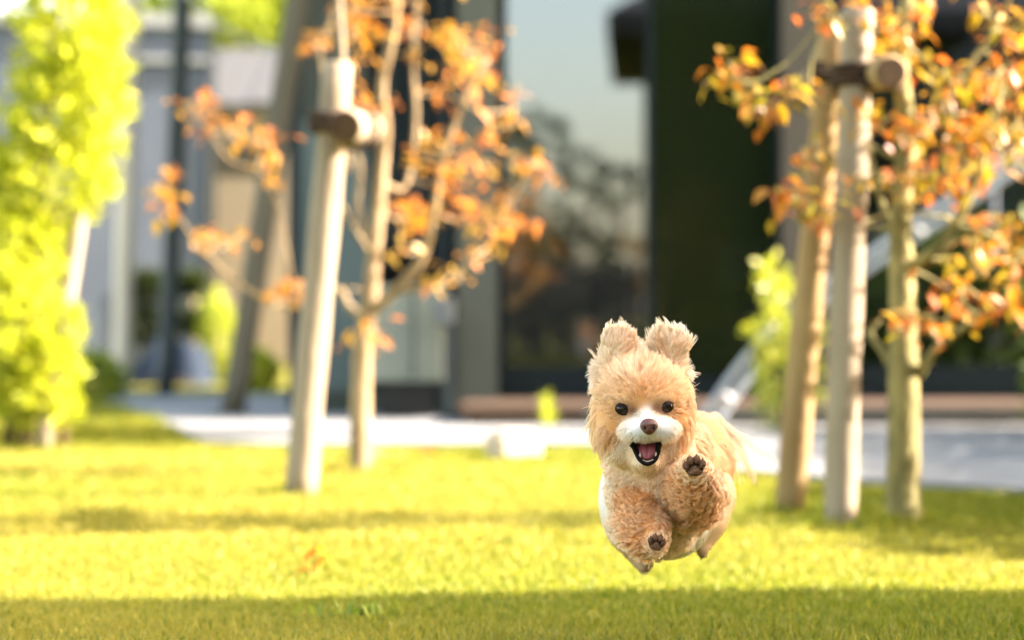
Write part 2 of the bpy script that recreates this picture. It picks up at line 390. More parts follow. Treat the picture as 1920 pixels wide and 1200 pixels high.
hbox('sill', 'frame_navy', (fx(934), FY - .02, 0.10), (rx1, FY + .07, fz(726) - .001))
rf = MB(); yo, ro = 10.22, 3.0                         # roof: eave in front, ridge behind
rf.add([(-1.12, yo, ro), (rx1 + .8, yo, ro), (rx1 + .8, 13.2, 4.2), (-1.12, 13.2, 4.2), (rx1 + .8, 16, ro), (-1.12, 16, ro),
        (-1.12, yo, ro + .16), (rx1 + .8, yo, ro + .16), (rx1 + .8, 13.2, 4.38), (-1.12, 13.2, 4.38), (rx1 + .8, 16, ro + .16), (-1.12, 16, ro + .16)],
       [(0, 3, 2, 1), (3, 5, 4, 2), (6, 7, 8, 9), (9, 8, 10, 11), (0, 1, 7, 6), (5, 11, 10, 4), (1, 2, 8, 7), (2, 4, 10, 8), (3, 0, 6, 9), (5, 3, 9, 11)])
rf.build('roof', 'dark_roof', house)
hbox('soffit', 'dark_roof', (-1.08, 10.24, TOP - .06), (rx1 + .7, 15.9, TOP - .002))
hbox('wall', 'wall_slate', (fx(548, 11.2), 11.345, 0.0), (fx(548, 11.2) + .14, 15.8, TOP - .061))
for i in range(8):                                     # timber deck boards along the facade
    y0 = 9.66 + i * 0.114
    hbox('plank', 'deck_wood', (fx(862, 10.2) + .02 * (i % 3), y0, 0.074), (rx1, y0 + .108, 0.098 + .001 * (i % 2)))
hbox('deck_fascia', 'deck_grey', (fx(1095, 9.65), 9.63, 0.038), (rx1, 9.658, 0.096))
hbox('deck_fascia', 'deck_wood', (fx(866, 9.65), 9.63, 0.045), (fx(1095, 9.65) - .002, 9.658, 0.096))
for i in range(9):
    hbox('deck_joist', 'black_void', (fx(880, 9.8) + i * .42, 9.70, PT - .003), (fx(880, 9.8) + i * .42 + .06, 10.5, 0.073))  # joists coloured black, painting the shade under the deck
hbox('deck_shadow_gap', 'black_void', (fx(870), 10.52, PT - .003), (rx1, 10.56, 0.073))  # black sheet put in for the shadow gap below the boards

# objects at the house
cab = thing('utility_cabinet', 'pale grey green utility cabinet over a black painted gap beside the column', 'cabinet', (fx(760, 10.4), 10.4, PT))
MB().box((fx(690, 10.4), 10.30, fz(716, 10.4)), (fx(834, 10.4), 10.62, fz(545, 10.4))).build('casing', 'cabinet', cab, bevel=.012)
MB().box((fx(716, 10.4), 10.33, PT - .002), (fx(812, 10.4), 10.60, fz(716, 10.4) + .004)).build('base', 'black_void', cab)  # black block painted in for the shaded gap under the casing
MB().box((fx(684, 10.4), 10.295, fz(545, 10.4) - .006), (fx(840, 10.4), 10.63, fz(536, 10.4))).build('lid', 'cabinet', cab, bevel=.006)
MB().box((fx(774, 10.3), 10.292, fz(706, 10.4)), (fx(777, 10.3), 10.302, fz(552, 10.4))).build('door_gap', 'frame_navy', cab)
vent = thing('vent_hood', 'round black vent hood on the slate wall above the cabinet', 'vent', (fx(742, 11.1), 11.15, fz(490, 11.1)))
MB().tube([(fx(742, 11.1), 11.20, fz(492, 11.1)), (fx(742, 11.1), 11.10, fz(492, 11.1)), (fx(742, 11.1), 11.06, fz(496, 11.1))], [.075, .075, .05], 18).build('hood', 'black_void', vent, True)
MB().tube([(fx(742, 11.1), 11.195, fz(492, 11.1)), (fx(742, 11.1), 11.18, fz(492, 11.1))], [.09, .09], 18).build('flange', 'frame_navy', vent, True)
bx_ = thing('wall_box', 'small white box on a dark post between cabinet and column', 'box', (fx(838, 10.2), 10.2, PT))
MB().box((fx(812, 10.2), 10.15, fz(608, 10.2)), (fx(852, 10.2), 10.25, fz(558, 10.2))).build('casing', 'pale_plastic', bx_, bevel=.01)
MB().box((fx(832, 10.2), 10.185, PT - .003), (fx(850, 10.2), 10.225, fz(608, 10.2) + .003)).build('post', 'pole_slate', bx_)

bean = thing('beanbag_chair', 'round olive yellow beanbag chair inside the room', 'chair', (fx(1328, 11.05), 11.05, fz(726)))
bb = MB(); cxx = fx(1328, 11.05); zf = fz(726)
prof = [(0.02, 0.0), (.17, .0), (.23, .04), (.245, .12), (.235, .21), (.195, .29), (.12, .34), (.03, .36)]
ring = []
for (r, z) in prof: ring.append([(cxx + r * math.cos(a) * (1 + .04 * math.sin(3 * a)), 11.05 + r * math.sin(a), zf + z + .012 * math.sin(2 * a + z * 20)) for a in [2 * math.pi * k / 28 for k in range(28)]])
for rr in ring: bb.v += rr
for i in range(len(prof) - 1):
    for j in range(28): bb.f.append((i * 28 + j, i * 28 + (j + 1) % 28, (i + 1) * 28 + (j + 1) % 28, (i + 1) * 28 + j))
bb.f.append(tuple(reversed(range(28)))); bb.f.append(tuple((len(prof) - 1) * 28 + j for j in range(28)))
bb.build('cushion', 'olive_cloth', bean, True)
MB().ball((cxx, 11.05, zf + .362), (.03, .03, .012)).build('button', 'olive_cloth', bean, True)
sb = thing('low_sideboard', 'low dark wooden sideboard standing inside the window', 'sideboard', (fx(1060, 12.2), 12.2, fz(726)))
sx0, sx1 = fx(950, 12.2), fx(1225, 12.2)
MB().box((sx0, 12.0, zf + .05), (sx1, 12.35, zf + .30)).build('carcass', 'room_wood', sb, bevel=.006)
for k in range(3): MB().box((sx0 + .012 + k * (sx1 - sx0 - .02) / 3, 11.985, zf + .065), (sx0 - .0 + (k + 1) * (sx1 - sx0 - .02) / 3, 11.998, zf + .285)).build('door', 'room_wood', sb, bevel=.004)
for k in (0, 1): MB().box((sx0 + .02 + k * (sx1 - sx0 - .09), 12.05, zf - .001), (sx0 + .07 + k * (sx1 - sx0 - .09), 12.3, zf + .052)).build('leg', 'room_wood', sb)
bxw = thing('storage_box', 'grey white storage box with lid on a dark stand inside', 'box', (fx(1390, 12.6), 12.6, zf))
MB().box((fx(1350, 12.6), 12.5, fz(536, 12.6)), (fx(1432, 12.6), 12.8, fz(470, 12.6))).build('casing', 'room_white', bxw, bevel=.008)
MB().box((fx(1346, 12.6), 12.49, fz(470, 12.6)), (fx(1436, 12.6), 12.81, fz(460, 12.6))).build('lid', 'room_white', bxw, bevel=.005)
MB().box((fx(1340, 12.6), 12.48, zf - .001), (fx(1442, 12.6), 12.82, fz(536, 12.6) - .001)).build('stand', 'room_dark', bxw)

# white curved double rail leaning in front of the dark windows
rail = thing('garden_slide_rail', 'white curved metal double rail rising in front of the dark windows', 'rail', (fx(1340, 9.3), 9.3, 0.1))
for k, (off, dd) in enumerate(((-11, 0.0), (12, .10))):
    pts = [W(x + off, y + off * .55, 9.3 + dd) for x, y in ((1330, 790), (1375, 722), (1420, 664), (1480, 600), (1550, 543), (1640, 483), (1800, 376), (1920, 296), (2080, 190))]
    q = catmull(pts, 5); MB().tube(q, .015, 10).build('rail_tube', 'white_metal', rail, True)
q0, q1 = W(1330, 784, 9.3), W(2080, 190, 9.35)
for x, y in ((1362, 742), (1500, 586), (1720, 430), (1960, 272)):
    MB().tube([W(x - 11, y - 6, 9.3), W(x + 12, y + 6.6, 9.4)], .012, 8).build('rung', 'white_metal', rail, True)
MB().tube([W(2075, 188, 9.35), Vector((W(2075, 188, 9.35).x, 9.35, .10))], .022, 10).build('support_leg', 'white_metal', rail, True)
MB().box((fx(1318, 9.3), 9.26, PT - .001), (fx(1362, 9.3), 9.46, fz(786, 9.3))).build('foot_plate', 'white_metal', rail)

# ------------------------------------------------------------------ far left: poles, neighbours, hedge
def pole(name, mt, p0, p1, w, label, extra=2.2):
    d = (p1 - p0); top = p0 + d * extra
    t = thing(name, label, 'pole', (p0.x, p0.y, 0), None)
    mb = MB(); u = d.normalized(); k = 14
    mb.tube([p0 - u * .03 + (top - p0) * i / (k - 1) for i in range(k)], w / 2, 4 if name == 'pergola_post' else 12)
    mb.build('shaft', mt, t, name != 'pergola_post')
    MB().box((p0.x - w * .8, p0.y - w * .8, -.01), (p0.x + w * .8, p0.y + w * .8, .03)).build('base_plate', 'pole_slate', t)
    return t
pole('garden_pole', 'pole_sunlit', W(226, 742, GD(742)), W(246, 0, GD(742)), .112, 'upright pole coloured cream as if sunlit next to the golden conifer', 1.5)
pole('garden_pole', 'pole_slate', W(310, 748, GD(748)), W(342, 0, GD(748)), .105, 'pole coloured slate dark as if shaded in front of the blue grey house', 1.5)  # the slate tone carries this pole's shade in its colour
pole('garden_pole', 'pole_olive', W(434, 786, GD(786)), W(560, 0, GD(786)), .112, 'thick olive brown pole leaning over the pavement', 1.5)
MBc = MB(); MBc.tube(catmull([W(300, -60, 13), W(365, 2, 13), W(430, 58, 13), W(525, 98, 13), W(600, 112, 12.5)], 5), .012, 6)
tag(MBc.build('sagging_cable', 'cable', None, True), 'pale sagging cable strung between the poles', 'cable')

nb = thing('neighbour_house', 'blue grey rendered house behind the slate pole with pale trim', 'house', ((392 - 960) * 18.0 / F, 18.0, 0))
D2 = 18.0
MB().box((fx(-300, D2), D2, 0), (fx(392, D2), D2 + 4, fz(52, D2))).build('wall', 'blue_render', nb)
MB().box((fx(-300, D2) - .1, D2 - .06, fz(52, D2)), (fx(398, D2), D2 + 4.1, fz(28, D2))).build('cornice', 'white_trim', nb)
MB().box((fx(255, D2), D2 - .05, fz(118, D2)), (fx(390, D2), D2 - .002, fz(108, D2))).build('band', 'white_trim', nb)
MB().box((fx(396, D2), D2 - .04, 0), (fx(404, D2), D2 + .05, fz(52, D2))).build('downpipe', 'pole_slate', nb)
MB().box((fx(255, D2), D2 - .03, 0.0), (fx(390, D2), D2 - .001, fz(520, D2))).build('plinth', 'wall_slate', nb)
nb.rotation_euler = (0, 0, R(9))
cr = thing('neighbour_house', 'cream house with grey tiled roof seen beside the leaning pole', 'house', (-1.8, 24, 0))
D3 = 23.0
MB().box((fx(340, D3), D3, 0), (fx(720, D3), D3 + 5, fz(205, D3))).build('wall', 'cream_wall', cr)
MB().box((fx(405, D3), D3 - .02, fz(330, D3)), (fx(500, D3), D3 - .001, fz(270, D3))).build('window', 'column_taupe', cr)
MB().box((fx(330, D3), D3 - .25, fz(212, D3)), (fx(735, D3), D3 - .17, fz(198, D3))).build('gutter', 'white_trim', cr)
rr_ = MB(); y0 = D3 - .3; x0, x1 = fx(325, D3), fx(740, D3); za, zb = fz(206, D3), fz(95, D3 + 2.5)
rr_.add([(x0, y0, za), (x1, y0, za), (x1, y0 + 2.8, zb), (x0, y0 + 2.8, zb), (x0, y0 + 5.6, za), (x1, y0 + 5.6, za)], [(0, 1, 2, 3), (3, 2, 5, 4), (0, 3, 4), (1, 5, 2), (0, 4, 5, 1)])
roof = rr_.build('roof', 'roof_tile', cr)
sl_ = Vector((0, 2.8, zb - za)); Ls = sl_.length; u_ = sl_.normalized()
tile = MB().box((0, 0, 0), (.24, .30, .03)).mesh('roof_tile', 'roof_tile')
ang = math.atan2(zb - za, 2.8); cnt = 0
for r_ in range(int(Ls / .27)):
    for c_ in range(int((x1 - x0) / .25)):
        if cnt >= 290: break
        t = bpy.data.objects.new('roof_tile', tile); C.objects.link(t); t.parent = roof
        p = Vector((x0 + c_ * .25, y0, za)) + u_ * (r_ * .27) + Vector((0, 0, .004 + .012 * (c_ % 2)))
        t.location = p; t.rotation_euler = (ang + .05, 0, 0); cnt += 1

def leaf_sheet(cnt, fn, L, Wd, mt, up=0.3, name='foliage', seed=1, droop=0.0):
    """many leaf-sized folded faces; fn(n) gives positions and outward directions"""
    g = np.random.default_rng(seed); P, Nn = fn(g, cnt)
    cnt = len(P)
    d = Nn + g.normal(0, .55, (cnt, 3)); d[:, 2] += up; d /= np.linalg.norm(d, axis=1)[:, None]
    s = np.cross(d, g.normal(0, 1, (cnt, 3))); s /= np.linalg.norm(s, axis=1)[:, None] + 1e-9
    nn = np.cross(s, d)
    l = L * g.uniform(.6, 1.3, (cnt, 1)); w = Wd * g.uniform(.7, 1.2, (cnt, 1))
    V = np.stack([P, P + d * l * .35 + s * w * .5 + nn * w * .12, P + d * l * .75 + s * w * .35 + nn * w * .1 + [0, 0, -droop * .5],
                  P + d * l + [0, 0, -droop], P + d * l * .75 - s * w * .35 + nn * w * .1 + [0, 0, -droop * .5], P + d * l * .35 - s * w * .5 + nn * w * .12], 1).reshape(-1, 3)
    b = np.arange(cnt)[:, None] * 6
    F4 = np.concatenate([b + [0, 1, 2, 3], b + [0, 3, 4, 5]])
    me = bpy.data.meshes.new(name); me.vertices.add(len(V)); me.vertices.foreach_set('co', V.astype(np.float32).ravel())
    me.loops.add(F4.size); me.loops.foreach_set('vertex_index', F4.astype(np.int32).ravel())
    me.polygons.add(len(F4)); me.polygons.foreach_set('loop_start', (np.arange(len(F4)) * 4).astype(np.int32))
    me.update(calc_edges=True); me.materials.append(MATS[mt]); return me
def blob_fn(cs):
    """points near the surface of several ellipsoids (cx, cy, cz, rx, ry, rz)"""
    cs = np.array(cs, float)
    def fn(g, n):
        wgt = cs[:, 3] * cs[:, 5]; k = g.choice(len(cs), n, p=wgt / wgt.sum())
        v = g.normal(0, 1, (n, 3)); v /= np.linalg.norm(v, axis=1)[:, None]
        r = g.uniform(.25, 1.0, (n, 1)) ** .45
        lump = 1 + .16 * np.sin(v[:, :1] * 7 + v[:, 2:] * 9 + k[:, None])
        P = cs[k, :3] + v * cs[k, 3:] * r * lump
        return P, v
    return fn
def shrub(name, label, cat, loc, blobs, cnt, L, Wd, mt, trunks, bark='bark_pale', group=None, seed=1, up=.3, keep_z=.01):
    t = thing(name, label, cat, loc, group)
    base = blob_fn(blobs)
    def fn(g, n):
        P, v = base(g, n); k = P[:, 2] > keep_z; return P[k], v[k]
    link('foliage', leaf_sheet(cnt, fn, L, Wd, mt, seed=seed, up=up), t)
    for pts, r0, r1 in trunks:
        q = catmull(pts, 5); MB().tube(q, lerps(r0, r1, len(q)), 8).build('stem', bark, t, True)
    return t
# green things beyond the pavement
shrub('broadleaf_tree', 'sunlit yellow green tree standing beyond the cream house', 'tree', (-3.0, 30, 0),
      [(-3.4, 30, 4.0, 1.2, 1, 1.1), (-2.2, 30, 3.9, .9, .9, .7), (-4.5, 30.5, 3.6, 1, 1, .9)], 6000, .16, .10, 'leaf_far', [([(-3, 30, 0), (-3.05, 30, 1.6), (-3.2, 30, 3.8)], .12, .05)], seed=3)
for k, (px, py, dd, rr0, hh) in enumerate(((330, 10, 34, 1.1, 1.5), (520, 40, 32, 1.0, 1.2), (620, -30, 36, 1.3, 1.5))):
    c = W(px, py, dd)
    shrub('broadleaf_tree', ('pale green tree crown rising above the blue grey house', 'lime green tree crown above the cream roof', 'far green tree beyond the roof behind the left support')[k], 'tree', (c.x, dd, 0),
          [(c.x, dd, c.z, rr0, .9, hh * .8), (c.x + .6, dd, c.z - .8, rr0 * .8, .8, hh * .7), (c.x - .5, dd, c.z - 1.4, rr0 * .9, .8, hh * .8)], 5000, .17, .11, 'leaf_far' if k != 0 else 'leaf_green',
          [([(c.x, dd, 0), (c.x + .05, dd, c.z * .4), (c.x, dd, c.z * .9)], .12, .04)], seed=80 + k)
x_ = fx(410, 17)
shrub('garden_shrub', 'sunlit lime shrub between slate pole and leaning pole', 'shrub', (x_, 17, 0),
      [(x_, 17, .30, .13, .15, .33), (x_ + .03, 17, .1, .2, .2, .12)], 1600, .05, .03, 'leaf_far', [([(x_, 17, 0), (x_, 17, .2), (x_ + .01, 17, .5)], .015, .006)], seed=4)
for px, py, rr0, lab, mt in ((275, 535, .13, 'dark green rounded bush against the blue grey house wall', 'leaf_dark'), (362, 530, .09, 'dark green small bush right of the slate pole', 'leaf_dark')):
    c = W(px, py, 17.2)
    shrub('wall_bush', lab, 'bush', (c.x, 17.2, 0), [(c.x, 17.2, c.z, rr0, rr0, rr0 * .8), (c.x, 17.2, c.z * .6, rr0 * .8, rr0, rr0)], 1400, .05, .03, mt,
          [([(c.x, 17.2, 0), (c.x + .01, 17.2, c.z * .5), (c.x, 17.2, c.z)], .02, .01)], seed=int(px))
for k, (px, dd) in enumerate(((180, 12.9), (612, 15.5), (478, 15.2))):
    c = W(px, 690, dd)
    shrub('low_plant', ('olive green low plant behind the golden conifer', 'yellow green low plant beyond the left tree support', 'small lime ground plant beside the leaning pole')[k], 'plant', (c.x, dd, 0),
          [(c.x, dd, .12, .14, .12, .14)], 700, .05, .03, 'leaf_gold' if k != 0 else 'leaf_far', [([(c.x, dd, 0), (c.x, dd, .1), (c.x, dd, .2)], .008, .004)], seed=20 + k)
hp = thing('covered_heap', 'low heap under a blue grey cover by the blue house', 'heap', (fx(320, 16.4), 16.4, 0))
hb = MB(); nx = 16; x0, x1 = fx(248, 16.4), fx(392, 16.4)
for j in range(9):
    for i in range(nx + 1):
        u, v = i / nx, j / 8
        env = (math.sin(math.pi * min(1, max(0, u * 1.0))) ** .45) * (math.sin(math.pi * v) ** .5)
        hb.v.append((x0 + (x1 - x0) * u, 16.2 + v * .9, max(0.0, env * (.32 + .05 * math.sin(u * 9) + .03 * math.sin(u * 17 + v * 8))) - .005))
for j in range(8):
    for i in range(nx): a = j * (nx + 1) + i; hb.f.append((a, a + 1, a + nx + 2, a + nx + 1))
hb.build('cover', 'blue_cover', hp, True)
MB().tube([(x0 + .03, 16.24, .02), (x0 + .25, 16.2, .03), (x1 - .03, 16.24, .02)], .012, 8).build('weight_rope', 'rope', hp, True)

# ------------------------------------------------------------------ golden conifer at the left
gc = W(105, 400, 8.1)
def cz(py): return fz(py, 8.1)
def cx(px): return fx(px, 8.1)
gb = [(cx(130), 8.1, cz(60), .19, .20, .24), (cx(120), 8.1, cz(210), .205, .22, .20), (cx(175), 8.05, cz(150), .115, .14, .2), (cx(85), 8.1, cz(330), .21, .20, .19),
      (cx(50), 8.05, cz(470), .14, .20, .18), (cx(190), 8.05, cz(345), .06, .10, .06), (cx(40), 8.0, cz(600), .16, .18, .19), (cx(100), 7.97, cz(665), .07, .06, .07), (cx(90), 8.05, cz(700), .115, .16, .15), (cx(35), 8.1, cz(740), .13, .15, .10),
      (cx(150), 8.0, cz(615), .026, .04, .07), (cx(125), 8.05, cz(760), .05, .08, .06), (cx(-60), 8.2, cz(500), .22, .2, .5), (cx(150), 8.1, cz(-80), .15, .17, .2)]
shrub('golden_conifer', 'tall bright golden yellow conifer tied to a pale stake', 'conifer', (cx(70), 8.1, 0), gb, 13500, .040, .018, 'leaf_gold',
      [([(cx(45), 8.12, 0), (cx(52), 8.12, .3), (cx(70), 8.12, .8), (cx(105), 8.12, 1.5)], .028, .010), ([(cx(115), 8.15, 0), (cx(105), 8.15, .2), (cx(90), 8.15, .5)], .018, .008), ([(cx(10), 8.15, 0), (cx(20), 8.15, .2), (cx(35), 8.15, .5)], .022, .008)], bark='end_grain', seed=8, up=.7, keep_z=cz(800))
st = thing('stake', 'pale slanting timber stake holding the golden conifer', 'stake', (G(78, 848).x, GD(848), 0))
p0 = G(78, 848); p1 = W(150, 380, 8.12)
MB().tube([p0 + (p1 - p0) * i / 9 - Vector((0, 0, .02)) for i in range(10)], [.028] * 9 + [.022], 12, jit=.03).build('shaft', 'peeled_wood', st, True)
MB().tube([W(100, 600, 8.10), W(135, 596, 8.07), W(140, 602, 8.15)], .008, 6).build('tie', 'rope', st, True)

# ------------------------------------------------------------------ tree supports
def log(parent, name, mt, p0, p1, r0, r1, seg=16, n=18, sink=.03):
    d = (p1 - p0).normalized(); a = p0 - d * sink
    mb = MB()
    pts, rad = [], []
    for i in range(seg):
        t = i / (seg - 1); w = Vector((math.sin(t * 5 + r0 * 90), math.cos(t * 4.1), 0)) * r0 * .06
        pts.append(a + (p1 - a) * t + w); rad.append((r0 + (r1 - r0) * t) * (1 + .035 * math.sin(t * 23 + r0 * 300)))
    pts.append(pts[-1] + d * .006); rad.append(rad[-1] * .86)
    mb.tube(pts, rad, n); return mb.build(name, mt, parent, True)
def lashing(parent, c, axis, r, turns=5, w=.05):
    axis = axis.normalized(); mb = MB(); u = axis.orthogonal().normalized(); v = axis.cross(u)
    pts = [c + axis * (w * (t / (turns * 14) - .5)) + (u * math.cos(t * 2 * math.pi / 14) + v * math.sin(t * 2 * math.pi / 14)) * r for t in range(turns * 14)]
    mb.tube(pts, .0065, 6); return mb.build('rope_lashing', 'rope', parent, True)
def cut_end(parent, p, d, r):
    return MB().tube([p, p - d * .004], [r * .90, r * .84], 20).build('cut_end', 'end_grain', parent)
sup = thing('tree_support', 'pale peeled post with lashed cross log holding the left orange tree', 'tree support', G(565, 925), 'timber tree supports')
D0 = 6.04
log(sup, 'post', 'peeled_wood', W(565, 925, D0), W(632, 122, D0), .040, .037)
ca, cb = W(648, 237, 5.90), W(690, 240, 6.42)
lg = log(sup, 'crossbar', 'peeled_wood', cb, ca, .044, .044, 8, sink=0); cut_end(lg, ca + (ca - cb).normalized() * .012, (cb - ca).normalized(), .044)
log(sup, 'thin_stake', 'peeled_wood', W(652, 300, 6.16), W(628, -160, 6.16), .009, .008, 10, 10)
lashing(sup, W(620, 232, D0), Vector((.1, 0, 1)), .053, 4); lashing(sup, W(668, 240, 6.08), (cb - ca), .052, 3, .04)
MB().tube(catmull([W(582, 226, D0 - .02), W(620, 238, D0 - .06), W(660, 262, 6.02), W(704, 262, 6.3)], 5), .009, 8).build('tie_rope', 'rope', sup, True)

sup2 = thing('tree_support', 'pair of pale posts with lashed cross log holding the right orange tree', 'tree support', G(1578, 988), 'timber tree supports')
log(sup2, 'post', 'peeled_wood', W(1576, 990, 5.11), W(1606, 22, 5.11), .0355, .034)
log(sup2, 'post', 'tan_wood', W(1481, 962, 5.52), W(1563, 38, 5.35), .035, .033)
ca, cb = W(1668, 136, 5.02), W(1530, 150, 5.62)
lg = log(sup2, 'crossbar', 'tan_wood', cb, ca, .036, .036, 8, sink=0); cut_end(lg, ca + (ca - cb).normalized() * .012, (cb - ca).normalized(), .036)
lashing(sup2, W(1602, 143, 5.12), Vector((.03, 0, 1)), .046, 4); lashing(sup2, W(1553, 140, 5.38), Vector((.09, 0, 1)), .044, 4)
MB().tube(catmull([W(1530, 132, 5.32), W(1575, 150, 5.28), W(1625, 158, 5.06), W(1690, 165, 5.25)], 5), .008, 8).build('tie_rope', 'rope', sup2, True)

# ------------------------------------------------------------------ the two orange trees
def leaf_cluster_mesh(seed, mt, L=.044, cnt=6, spread=.028):
    g = random.Random(seed); mb = MB()
    for i in range(cnt):
        a = g.uniform(0, 2 * math.pi); el = g.uniform(-.75, .6)
        d = Vector((math.cos(a) * math.cos(el), math.sin(a) * math.cos(el), math.sin(el) - .25)).normalized()
        s = d.cross(Vector((g.uniform(-.5, .5), g.uniform(-.5, .5), 1))).normalized(); nn = s.cross(d)
        o = Vector((g.gauss(0, spread), g.gauss(0, spread), g.gauss(0, spread * .7))); l = L * g.uniform(.65, 1.25); w = l * .30
        vs = [o]; 
        for t, k in ((.22, .75), (.48, 1.0), (.75, .62)):
            dr = Vector((0, 0, -l * .35 * t * t))
            vs += [o + d * l * t + s * w * k + nn * w * .28 * k + dr, o + d * l * t + dr, o + d * l * t - s * w * k + nn * w * .28 * k + dr]
        vs.append(o + d * l + Vector((0, 0, -l * .35)))
        mb.add(vs, [(0, 2, 1), (0, 3, 2), (1, 2, 5, 4), (2, 3, 6, 5), (4, 5, 8, 7), (5, 6, 9, 8), (7, 8, 10), (8, 9, 10)])
        mb.tube([o * .2, o * .6 + d * .002, o], .0010, 3, False)
    return mb.mesh('leaf_cluster', mt)
def maple(name, label, D, trunk, r0, r1, branches, clusters, mt, bark, group, size=1.0, seed=1, dup=.5):
    g = random.Random(seed)
    base = W(trunk[0][0], trunk[0][1], D); t = thing(name, label, 'tree', (base.x, D, 0), group)
    pts = [W(x, y, D + (d if d else 0)) for x, y, d in trunk]
    q = catmull(pts, 6); q[0].z = -.02
    MB().tube(q, lerps(r0 * 1.08, r1, len(q)), 14, jit=.05).build('trunk', bark, t, True)
    allp = [(p, i / len(q)) for i, p in enumerate(q) if i > len(q) * .3]
    for path, a, b in branches:
        bq = catmull([W(x, y, D + d) for x, y, d in path], 6)
        MB().tube(bq, lerps(a, b, len(bq)), 9, jit=.05).build('branch', bark, t, True)
        allp += [(p, 0) for p in bq]
    var = [leaf_cluster_mesh(seed * 100 + k, mt, .044 * size) for k in range(8)]
    for (x, y) in clusters:
        for rep in range(2 if g.random() < dup else 1):
            p = W(x + g.uniform(-12, 12), y + g.uniform(-10, 10), D + g.uniform(-.30, .30))
            o = bpy.data.objects.new('leaf_cluster', var[g.randrange(8)]); C.objects.link(o); o.parent = t
            o.matrix_parent_inverse = Matrix.Translation(t.location).inverted()
            o.location = p; o.rotation_euler = (g.uniform(-.4, .4), g.uniform(-.4, .4), g.uniform(0, 6.28)); sc_ = g.uniform(.75, 1.2); o.scale = (sc_,) * 3
            if g.random() < .75 or rep == 0:
                near = min(allp, key=lambda e: (e[0] - p).length + (0.5 if e[0].z > p.z + .05 else 0))[0]
                mid = near.lerp(p, .5) + Vector((g.uniform(-.02, .02), g.uniform(-.02, .02), g.uniform(-.03, .01)))
                tq = catmull([near, mid, p], 4)
                MB().tube(tq, lerps(.0042, .0018, len(tq)), 5, False).build('twig', bark, t, True)
                allp.append((p, 0)); allp.append((mid, 0))
    return t
cl_left = [(600, 75), (590, 70), (650, 20), (690, 25), (740, 10), (770, 45), (835, 55), (870, 85), (905, 95), (900, 150), (680, 115), (690, 190), (740, 190), (790, 95), (840, 110), (820, 165), (860, 60),
 (920, 60), (905, 150), (955, 200), (945, 240), (890, 215), (920, 250), (830, 240), (825, 270), (840, 320), (790, 290), (870, 300), (900, 340), (920, 310), (1000, 300), (1030, 335), (950, 370), (945, 410),
 (870, 365), (780, 400), (800, 420), (830, 400), (880, 400), (910, 430), (930, 460), (890, 480), (980, 420), (760, 470), (850, 515), (800, 530), (770, 400), (345, 195), (375, 200), (430, 235), (400, 245),
 (480, 260), (510, 270), (510, 335), (320, 340), (310, 375), (330, 400), (375, 440), (430, 450), (460, 430), (540, 545), (520, 550), (570, 560), (685, 630), (665, 645), (705, 625), (760, 380), (745, 395),
 (700, 50), (665, 60), (640, -20), (720, -40), (780, -60), (840, -30), (880, -80), (700, -120), (800, -140), (870, -160), (760, -200)]
maple('orange_tree', 'slender young tree with pale orange leaves beside the single post', GD(890),
      [(676, 890, 0), (676, 760, 0), (682, 640, 0), (694, 560, 0), (702, 470, 0.02), (714, 330, .03), (722, 240, .02), (716, 160, 0), (738, 60, 0), (752, -60, 0), (760, -180, 0)], .030, .005,
      [([(690, 590, 0), (735, 550, -.04), (790, 485, -.08), (812, 400, -.1), (830, 300, -.12), (870, 190, -.12), (915, 110, -.1)], .017, .005),
       ([(688, 600, 0), (655, 575, .05), (632, 545, .08), (560, 575, .1), (480, 552, .1), (410, 500, .1), (350, 430, .1), (315, 372, .1)], .012, .003),
       ([(702, 470, .02), (672, 400, .05), (676, 320, .08), (664, 270, .08)], .011, .006), ([(712, 340, .03), (760, 350, .1), (780, 230, .15), (775, 120, .15), (782, 0, .15)], .009, .005),
       ([(735, 550, -.04), (800, 535, -.1), (850, 515, -.12), (885, 480, -.12)], .009, .004), ([(560, 575, .1), (505, 345, .15), (430, 300, .15), (385, 240, .15), (345, 200, .15)], .004, .002),
       ([(812, 400, -.1), (880, 420, -.05), (940, 400, -.05), (1000, 310, -.05)], .006, .003), ([(690, 470, 0), (650, 400, -.1), (620, 330, -.1), (600, 90, -.1)], .006, .003)],
      cl_left, 'leaf_orange', 'bark_pale', 'young orange leaved trees', .76, 11, .6)
cl_right = [(1370, 140), (1400, 160), (1430, 190), (1380, 120), (1480, 175), (1510, 165), (1440, 210), (1560, 30), (1600, 25), (1640, 50), (1680, 30), (1720, 60), (1650, 110), (1700, 100), (1740, 130), (1780, 150),
 (1830, 20), (1880, 30), (1900, 60), (1890, 120), (1870, 150), (1810, 160), (1780, 200), (1850, 170), (1900, 170), (1620, 200), (1650, 230), (1690, 230), (1710, 240), (1540, 290), (1520, 300), (1490, 370),
 (1520, 380), (1560, 370), (1550, 400), (1470, 360), (1650, 330), (1690, 330), (1740, 330), (1710, 345), (1780, 250), (1830, 240), (1880, 240), (1900, 280), (1800, 290), (1850, 290), (1780, 330), (1820, 320),
 (1860, 410), (1890, 430), (1830, 430), (1780, 490), (1830, 470), (1880, 490), (1910, 480), (1780, 550), (1800, 570), (1850, 560), (1880, 560), (1840, 590), (1750, 600), (1660, 595), (1905, 530), (1860, 250), (1910, 230),
 (1960, 250), (1980, 150), (1950, 420), (1990, 500), (1960, 40), (1700, -40), (1620, -60), (1780, -60), (1860, -70), (1700, -140), (1800, -160), (1600, -130), (1950, -40), (1720, 10), (1610, 5)]
